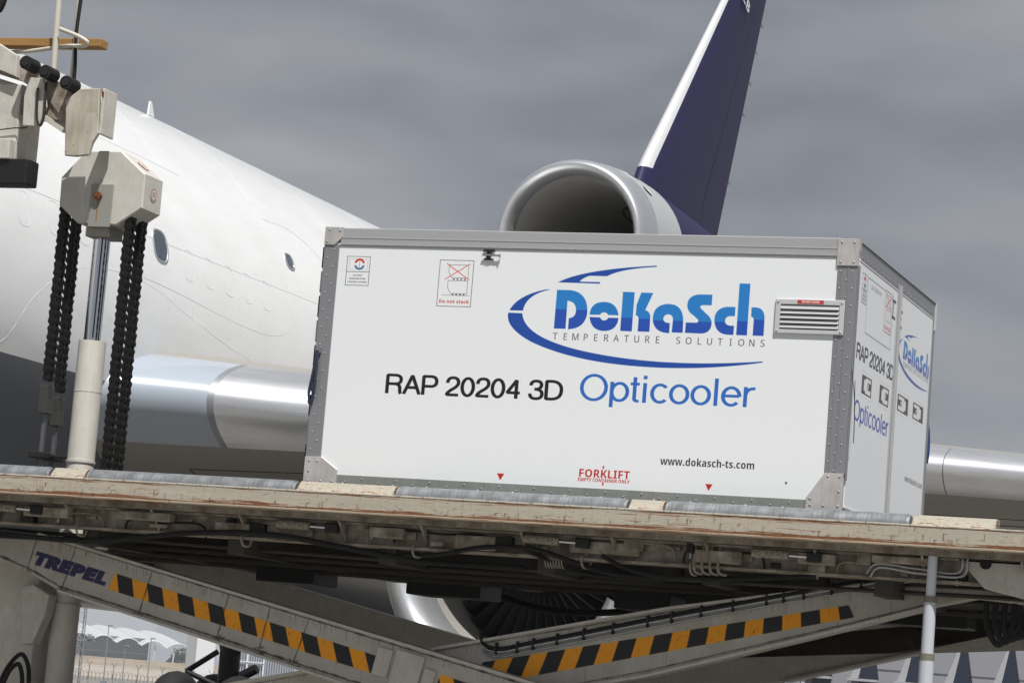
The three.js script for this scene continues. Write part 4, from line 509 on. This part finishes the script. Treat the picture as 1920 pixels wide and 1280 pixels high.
      for (const x of [-4.4, -1.9, 0.62, 3.4]) { const q = []; for (let i = 0; i <= 24; i++) q.push(wingP(x, -0.2 + 0.44 * i / 24)); mesh('slat_gap', tube(q, 0.006, 60, 5), std(0x66686b, 0.6), w); }
      for (const [x0, x1, s0, s1] of [[-6.6, -5.2, -0.30, -0.42], [-5.1, -3.4, -0.30, -0.42], [-0.9, 0.4, -0.42, -0.62], [0.5, 1.9, -0.42, -0.62]]) { const c4 = []; for (let i = 0; i <= 32; i++) { const t = (i % 32) / 8, k = Math.floor(t), f = t - k; const [xx, ss] = k === 0 ? [x0 + (x1 - x0) * f, s0] : k === 1 ? [x1, s0 + (s1 - s0) * f] : k === 2 ? [x1 + (x0 - x1) * f, s1] : [x0, s1 + (s0 - s1) * f]; c4.push(wingP(xx, ss)); } mesh('access_panel', tube(c4, 0.007, 120, 5), M.dark, w); }
      for (const x of [-3.9, 0.3, 6]) { const p = wingP(x, -0.9); const f = new THREE.SphereGeometry(1, 20, 12); f.scale(0.16, 0.26, 1.9); f.rotateX(0.1); f.translate(p.x, p.y - 0.12, p.z - 0.6); mesh('flap_fairing', f, M.wing, w); }
    }
  }
  // engines
  function engine(x, y, z, r, body, name, len, aft, extra) { // lathe about the z axis, lip at z
    const e = new THREE.Group(); e.name = name; AC.add(e); e.position.set(x, y, z); const R = (pts, n = 64) => { const g = new THREE.LatheGeometry(pts.map(p => new THREE.Vector2(p[0], p[1])), n); g.rotateX(-Math.PI / 2); return g; };
    const lt = extra.lip, inner = r - lt, outer = r + lt;
    mesh('intake_lip', R([[inner, 0.42], ...[...Array(17)].map((_, i) => [r + lt * Math.sin(-Math.PI / 2 + i / 16 * Math.PI), 0.42 * (1 - Math.cos(-Math.PI / 2 + i / 16 * Math.PI))]), [outer, 0.42], [outer + 0.05, 0.75]]), M.polished, e);
    mesh('intake_duct', R([[inner + 0.02, 1.5 + aft], [inner + 0.01, 1.0], [inner, 0.421]]), M.inlet, e);
    mesh('cowl', R([[outer + 0.0505, 0.751], [outer + 0.1, 1.3], [outer + 0.11, 2.2]]), extra.front, e); mesh('cowl', R([[outer + 0.11, 2.201], [outer + 0.09, 3.2], [outer - 0.12, len]]), body, e);
    mesh('exhaust', R([[outer - 0.12, len], [outer - 0.3, len], [outer - 0.45, len + 1.4], [0.3, len + 2.4]]), M.inlet, e);
    mesh('fan_disc', new THREE.CircleGeometry(inner + 0.01, 48).translate(0, 0, -(1.35 + aft)), M.fan, e);
    const sp = mesh('spinner', R([[0.001, 0.75 + aft], [0.12, 0.85 + aft], [0.3, 1.2 + aft]], 32), M.fan, e);
    const bg = (() => { const g = new THREE.BoxGeometry(0.02, inner - 0.3, 0.22); g.rotateY(0.6); g.translate(0, 0.3 + (inner - 0.3) / 2 - 0.01, 0); return g; })();
    if (extra.blades) for (let i = 0; i < 38; i++) { const b = mesh('fan_blade', bg, M.fan, e); b.position.z = -(1.18 + aft); b.rotation.z = i / 38 * 2 * Math.PI; }
    return e;
  }
  const white = phy(0xcfd1d3, 0.35, { clearcoat: 0.4, clearcoatRoughness: 0.2 });
  for (const [x, z] of [[-1.8, -8.57], [2 * xf + 1.8, -8.57]]) {
    const e = engine(x, 2.88, z, 1.1, white, 'wing_engine', 4.4, 0, { front: white, blades: true, lip: 0.19 });
    mesh('pylon', (() => { const q = poly([[-1.2, 1.0], [-2.2, 1.75], [-7.2, 1.95], [-8.6, 1.5], [-6, 0.9], [-4.4, 0.6]], -0.2, 0.2, 0.03); q.rotateY(-Math.PI / 2); const p = q.attributes.position; for (let i = 0; i < p.count; i++) p.setXYZ(i, p.getX(i), p.getY(i), p.getZ(i)); return q; })(), white, e);
    if (x > -5) { const a = 0.05; const t = new THREE.TorusGeometry(0.075, 0.008, 6, 30); t.rotateY(Math.PI / 2); t.translate(1.402 * Math.cos(a), 1.402 * Math.sin(a) , -2.05); mesh('warning_ring', t, M.redPrint, e); }
  }
  const te = engine(xf, 10.075, -32.8, 1.33, M.purple, 'tail_engine', 13.5, 7.5, { front: std(0xc6c8ca, 0.4, 0.5), blades: true, lip: 0.14 });
  mesh('duct_pylon', rbx(-0.45, 0.45, -4.4, -1.35, -13, -1.6, 0.3), white, te);
  for (const [a, z] of [[0.75, 1.05], [0.15, 1.35], [1.05, 1.25]]) { const c1 = new THREE.CircleGeometry(0.13, 24); c1.rotateY(Math.PI / 2); c1.rotateZ(a); c1.translate(1.565 * Math.cos(a), 1.565 * Math.sin(a), -z); mesh('access_cover', c1, std(0xb6b8b4, 0.5), te); }
  // fin
  const fy = (py) => py; const finLE = [[-36.2, 11.2], [-36.99, 12.3], [-41.79, 16.9], [-45.2, 20.2]], finTE = [[-42.7, 11.0], [-42.7, 11.9], [-45.35, 17.85], [-46.9, 21]];
  const finAt = (list, y) => { for (let i = 0; i + 1 < list.length; i++) if (y <= list[i + 1][1] || i === list.length - 2) { const t = (y - list[i][1]) / (list[i + 1][1] - list[i][1]); return list[i][0] + (list[i + 1][0] - list[i][0]) * t; } };
  const finP = (s, y) => { const a = finAt(finLE, y), b = finAt(finTE, y), c = a - b, t = s * s, th = 0.105 * c * 5 * (0.2969 * Math.sqrt(t) - 0.126 * t - 0.3516 * t * t + 0.2843 * t ** 3 - 0.1036 * t ** 4); return V(xf + (s < 0 ? -1 : 1) * th, y, a - t * c); };
  const fin = mesh('tail_fin', [grid(20, 30, (u, v) => finP(0.195 + u * 0.605, 11.2 + v * 8.9), false), grid(20, 30, (u, v) => finP(-0.8 + u * 0.605, 11.2 + v * 8.9), false), grid(10, 6, (u, v) => finP(-0.195 + u * 0.39, 11.2 + v * 1.02), false)], M.purple, AC);
  mesh('fin_leading_edge', grid(16, 30, (u, v) => finP(-0.195 + u * 0.39, 12.225 + v * 7.87), false), std(0xd9dadc, 0.42, 0.35), fin);
  mesh('rudder', [grid(8, 30, (u, v) => finP(0.803 + u * 0.197, 11.3 + v * 8.7), false), grid(8, 30, (u, v) => finP(-1 + u * 0.197, 11.3 + v * 8.7), false)], M.purple, fin);
  for (const y of [13.2, 14.9, 15.7, 16.5, 17.2]) { const p = finP(1, y); mesh('static_wick', rod(p, V(p.x, p.y - 0.04, p.z - 0.17), 0.008, 6), M.dark, fin); }
  { const c = canvas(128, 128), g = c.getContext('2d'); g.clearRect(0, 0, 128, 128); g.fillStyle = '#d6d6dc'; g.font = 'bold 90px sans-serif'; g.textAlign = 'center'; g.fillText('CB', 64, 98); const p = atX(1402, 2, xf + 0.25), q = new THREE.PlaneGeometry(0.75, 0.5); q.rotateY(Math.PI / 2); q.rotateX(-0.35); q.translate(finP(0.55, p.y).x + 0.07, p.y, p.z); const mt = std(0xffffff, 0.5, 0, { map: ctex(c), transparent: true, alphaTest: 0.4 }); mesh('registration_letters', q, mt, fin); }
  for (const sd of [1, -1]) mesh('stabiliser', grid(24, 20, (u, v) => { const s = -1 + 2 * u, t = s * s, c = 5.6 - 3.4 * v, th = 0.1 * c * 5 * (0.2969 * Math.sqrt(t) - 0.126 * t - 0.3516 * t * t + 0.2843 * t ** 3 - 0.1036 * t ** 4); return V(xf + sd * (1.0 + 8 * v), 6.9 + 0.9 * v + (s < 0 ? -th : th), -41.5 - 5.6 * v - t * c); }, sd > 0), M.wing, AC);
  // landing gear
  const gear = (x, z) => { const g = new THREE.Group(); g.name = 'landing_gear'; AC.add(g); g.position.set(x, 0, z); mesh('gear_strut', [rod(V(0, 0.6, 0), V(0, 3.6, 0), 0.19, 18), rod(V(0, 1.8, 0), V(0.9, 3.5, 0.3), 0.09, 12), rod(V(0, 1.35, 0.2), V(-0.75, 1.6, 0.2), 0.05, 10), rod(V(-0.75, 1.6, 0.2), V(-0.2, 2.0, 0.1), 0.05, 10), rod(V(0, 1.9, 0), V(-0.35, 3.3, 0), 0.16, 12), rod(V(0.1, 1.5, 0), V(0.55, 1.75, 0), 0.09, 10)], M.black, g); mesh('gear_truck', rbx(-0.14, 0.14, 0.68, 0.92, -0.95, 0.95, 0.05), M.black, g); mesh('gear_door', (() => { const q = poly([[-1.0, 3.5], [-0.75, 2.35], [0.5, 2.25], [0.7, 3.5]], -0.03, 0.03, 0.01); q.translate(0, 0, 0.5); return q; })(), M.dark, g);
    for (const wx of [-0.62, 0.62]) for (const wz of [-0.8, 0.8]) { const w = mesh('wheel', (() => { const t = new THREE.TorusGeometry(0.55, 0.25, 16, 36); t.scale(1, 1, 1.15); t.rotateY(Math.PI / 2); t.translate(wx, 0.8, wz); return t; })(), M.rubber, g); mesh('wheel_hub', new THREE.CylinderGeometry(0.34, 0.34, 0.28, 20).rotateZ(Math.PI / 2).translate(wx, 0.8, wz), M.aluDark, w); } };
  gear(xf - 5.3, -31.3); gear(xf + 5.3, -24.5);
  { const g = new THREE.Group(); g.name = 'nose_gear'; AC.add(g); g.position.set(xf, 0, 5.5); mesh('gear_strut', rod(V(0, 0.5, 0), V(0, 2.7, 0), 0.12, 14), M.black, g); for (const wx of [-0.35, 0.35]) mesh('wheel', new THREE.TorusGeometry(0.36, 0.16, 14, 30).rotateY(Math.PI / 2).translate(wx, 0.52, 0), M.rubber, g); }
}

// ================================================================== THE BACKGROUND
const onGround = (px, dist) => { const d = ray(px, 1240); const h = Math.hypot(d.x, d.z); return V(camP.x + d.x / h * dist, 0, camP.z + d.z / h * dist); };
const facing = (p) => Math.atan2(camP.x - p.x, camP.z - p.z);
{ // terminal on its embankment
  const dist = 1150, k = dist / F; // metres per pixel there
  const o = onGround(230, dist); const T = thing('terminal_building', 'distant glass terminal with a white roof of wavy vaults on slim columns', 'building'); T.position.copy(o); T.rotation.y = facing(o);
  const wl = std(0x66727d, 0.3, 0.2), white = std(0xb4b6b9, 0.6), base = 3.5, glassY = 8.2;
  mesh('glass_wall', bx(-34, 9.8, base, base + glassY + 0.6, -8, -7.6), wl, T);
  for (let i = 0; i < 30; i++) mesh('mullion', bx(-34 + i * 1.5, -33.8 + i * 1.5, base, base + glassY, -7.59, -7.4), std(0x4d5862, 0.4), T); mesh('transom', bx(-34, 9.8, base + 2.4, base + 2.6, -7.39, -7.3), std(0x9aa2aa, 0.5), T);
  for (let i = 0; i < 6; i++) { const x0 = -34 + i * 10.2; mesh('roof_vault', grid(16, 14, (u, v) => V(x0 + u * 10.2 - v * 14, base + glassY - 1.0 + Math.sin(u * Math.PI) * 2.3 + 5 * Math.sin(v * 1.5) - i * 0.35, -2 - v * 46), true), white, T); mesh('vault_edge', tube([...Array(13)].map((_, j) => V(x0 + j / 12 * 10.2, base + glassY - 1.0 + Math.sin(j / 12 * Math.PI) * 2.3 - i * 0.35, -2)), 0.22, 30, 6), std(0xd0d1d2, 0.6), T); }
  for (const x of [12, 20]) mesh('column', rod(V(x, base - 2, -4), V(x + 0.5, base + glassY - 2, -4), 0.35, 10), white, T);
  const em = mesh('embankment', bx(-260, 260, 0, base - 0.02, -60, -1), std(0xffffff, 0.9, 0, { map: ctex(wornTex(512, 128, '#a29684', { seed: 91, blotch: 40 })) }), scene); em.position.copy(o); em.rotation.y = T.rotation.y; em.userData.kind = 'structure';
  const sand = mesh('sand_strip', bx(-260, 260, 0, 0.06, 0, 860), std(0x9c9488, 0.95), scene); sand.position.copy(o); sand.rotation.y = T.rotation.y; sand.name = 'taxiway'; sand.userData.kind = 'structure';
}
{ // hill and trees behind
  const h = mesh('hill', (() => { const g = new THREE.ConeGeometry(130, 210, 40, 12); const p = g.attributes.position; for (let i = 0; i < p.count; i++) { const n = 1 + 0.25 * fbm(p.getX(i) / 60, p.getY(i) / 60, p.getZ(i) / 60, 3); p.setX(i, p.getX(i) * n); p.setZ(i, p.getZ(i) * n); } g.computeVertexNormals(); const o = onGround(331, 7000); g.translate(o.x, 80, o.z); return g; })(), std(0x4c5a60, 1), scene); h.userData.kind = 'structure';
  const leafMat = std(0x33402a, 0.9, 0, { side: THREE.DoubleSide });
  const tree = (px, dist, ht, label) => { const o = onGround(px, dist), t = thing('tree', label, 'tree', 'trees beside the terminal'); t.position.copy(o); mesh('trunk', rod(V(0, 0, 0), V(0, ht * 0.5, 0), 0.3, 8, 0.18), M.under, t); const lv = []; for (let i = 0; i < 420; i++) { const a = rnd() * 6.28, e = rr(-0.6, 1), r = Math.cbrt(rnd()) * ht * 0.45; const q = new THREE.PlaneGeometry(rr(0.5, 1.1), rr(0.5, 1.1)); q.rotateX(rr(0, 3)); q.rotateY(rr(0, 6)); q.translate(Math.cos(a) * r * 1.2 * Math.sqrt(1 - e * e * 0.8), ht * 0.58 + e * r * 0.8, Math.sin(a) * r * 1.2); lv.push(q); } mesh('crown', lv, leafMat, t); };
  tree(338, 1250, 9, 'dark green bushy tree between the terminal roof end and the white pier'); tree(348, 1250, 11, 'taller dark green tree close beside the white pier'); tree(325, 1270, 6, 'low green bush-like tree under the terminal roof end');
}
{ // white pier and ribbed screen
  const d = 190, o = onGround(374, d), p = thing('white_pier', 'plain white rectangular building block behind the landing gear', 'building'); p.position.copy(o); p.rotation.y = facing(o) + 0.5; mesh('wall', rbx(-0.72, 0.72, 0, 9, -0.72, 0.72, 0.02), std(0xd4d5d6, 0.7), p); mesh('plinth', bx(-0.76, 0.76, 0, 0.3, -0.76, 0.76), std(0x9a9894, 0.8), p);
  const o2 = onGround(485, 170), s = thing('ribbed_screen', 'grey ribbed metal screen wall with white posts seen under the loader arm', 'wall'); s.position.copy(o2); s.rotation.y = facing(o2); mesh('backing', bx(-1.7, 2.2, 0, 3.2, -0.1, -0.02), std(0x6e747d, 0.6), s); for (let i = 0; i < 26; i++) mesh('rib', bx(-1.7 + i * 0.15, -1.63 + i * 0.15, 0, 3.2, -0.019, 0.06), std(0x9aa0a8, 0.5), s); for (const x of [-1.45, -0.75, 0.25]) mesh('post', bx(x, x + 0.1, 0, 3.25, 0.061, 0.16), std(0xd0d2d4, 0.5), s); mesh('rail', bx(-1.7, 0.3, 2.3, 2.38, 0.161, 0.2), std(0xc4c6c8, 0.5), s);
}
{ // folded facade on the right
  const o = onGround(1760, 150), f = thing('folded_facade_building', 'pale building with a row of tall folded triangular facade bays', 'building'); f.position.copy(o); f.rotation.y = facing(o) - 0.12;
  const pale = std(0x85868c, 0.6), glass = phy(0x1d2431, 0.25), white = std(0xb9babd, 0.5), mid = std(0x9c9da2, 0.6);
  mesh('wall', bx(-16, 14, 0, 11, -2, -0.02), pale, f); mesh('band', bx(-16, 14, 4.55, 4.6, -0.019, 0.012), std(0x5b5e66, 0.6), f);
  const tri = (a, b, c) => { const g = new THREE.BufferGeometry(); g.setAttribute('position', new THREE.Float32BufferAttribute([...a, ...b, ...c], 3)); g.setAttribute('uv', new THREE.Float32BufferAttribute([0, 0, 1, 0, 0, 1], 2)); g.computeVertexNormals(); return g; };
  for (let i = 0; i < 11; i++) {
    const x = -14.6 + i * 2.5, yb = 4.0, top = [x + 0.95, 6.9, 0.01], nose = [x + 0.5, yb, 0.7];
    const b = mesh('facade_bay', tri([x - 0.05, yb, 0.01], nose, top), white, f); mesh('bay_glass', tri(nose, [x + 1.5, yb, 0.01], top), glass, b); mesh('bay_sill', bx(x - 0.1, x + 1.5, yb - 0.14, yb - 0.01, 0, 0.72), mid, b);
    mesh('lower_glass', bx(x + 0.45, x + 1.45, 0.3, yb - 0.15, 0.002, 0.12), glass, b); mesh('bay_fin', bx(x - 0.05, x + 0.12, 0, yb - 0.15, 0.002, 0.6), white, b);
  }
}
{ // lattice mast
  const o = onGround(146, 165), t = thing('lattice_mast', 'slim grey lattice mast standing in front of the terminal', 'mast'); t.position.copy(o); const r = 0.29, leg = [0, 1, 2].map(i => V(r * Math.cos(i * 2.094 + 0.3), 0, r * Math.sin(i * 2.094 + 0.3))), gm = std(0x8d9196, 0.5, 0.4);
  for (const l of leg) mesh('leg', rod(l, V(l.x, 9, l.z), 0.03, 6), gm, t); const br = []; for (let k = 0; k < 16; k++) for (let i = 0; i < 3; i++) { const a = leg[i], b = leg[(i + 1) % 3]; br.push(rod(V(a.x, k * 0.55, a.z), V(b.x, k * 0.55 + 0.55, b.z), 0.014, 5), rod(V(a.x, k * 0.55, a.z), V(b.x, k * 0.55, b.z), 0.014, 5)); } mesh('lattice_bracing', br, gm, t);
  mesh('lamp_bracket', [rbx(-0.9, 0.9, 2.75, 2.85, -0.1, 0.1, 0.02), rbx(-0.9, -0.55, 2.85, 3.1, -0.15, 0.15, 0.05), rbx(0.5, 0.85, 2.85, 3.1, -0.15, 0.15, 0.05)], gm, t);
}
for (const [px, h, which] of [[197, 4.3, 'tallest thin grey lamp pole on the far apron, beside the lattice mast'], [279, 3.6, 'middle-sized thin grey lamp pole on the far apron, before the terminal roof end'], [232, 2.9, 'shortest thin grey lamp pole on the far apron, before the glass terminal wall']]) { // thin poles on the far apron
  const o = onGround(px, 210), t = thing('light_pole', which, 'pole', 'poles on the far apron'); t.position.copy(o); const gm = std(0x8b8f94, 0.5, 0.3);
  mesh('pole', rod(V(0, 0, 0), V(0, h, 0), 0.05, 8, 0.03), gm, t); mesh('footing', rbx(-0.2, 0.2, 0, 0.25, -0.2, 0.2, 0.03), gm, t); mesh('lamp_head', rbx(-0.04, 0.32, h, h + 0.09, -0.09, 0.09, 0.03), gm, t);
}
{ // perimeter fence with coiled wire
  const pts = [...Array(14)].map((_, i) => onGround(30 + i * 46, 130)); const gm = std(0x85857f, 0.6, 0.2); const f = thing('perimeter_fence', 'wire mesh perimeter fence with leaning posts and coils of razor wire', 'fence');
  pts.forEach((p, i) => mesh('fence_post', [rod(V(p.x, 0, p.z), V(p.x, 1.45, p.z), 0.02, 6), rod(V(p.x, 1.44, p.z), V(p.x - 0.1, 1.66, p.z + 0.1), 0.014, 6), rod(V(p.x, 1.44, p.z), V(p.x + 0.11 + 0.04 * (i % 3), 1.62 + 0.03 * (i % 2), p.z), 0.014, 6)], gm, f));
  const wires = []; for (let i = 0; i + 1 < pts.length; i++) for (const y of [0.5, 0.8, 1.1, 1.42]) wires.push(rod(V(pts[i].x, y, pts[i].z), V(pts[i + 1].x, y, pts[i + 1].z), 0.006, 4)); mesh('fence_wires', wires, gm, f);
  const coil = []; for (let i = 0; i + 1 < pts.length; i++) { const q = []; for (let s = 0; s <= 90; s++) { const t = s / 90, a = t * 2 * Math.PI * 6; q.push(V(pts[i].x + (pts[i + 1].x - pts[i].x) * t + 0.04 * Math.cos(a), 1.02 + 0.2 * Math.sin(a) + 0.05 * Math.sin(i * 3 + t * 5), pts[i].z + (pts[i + 1].z - pts[i].z) * t + 0.2 * Math.cos(a))); } coil.push(tube(q, 0.009, 150, 4)); } mesh('razor_wire', coil, gm, f).userData.kind = 'stuff';
}
scene.fog = new THREE.FogExp2(0x9a9da2, 0.00022);
renderer.render(scene, camera);
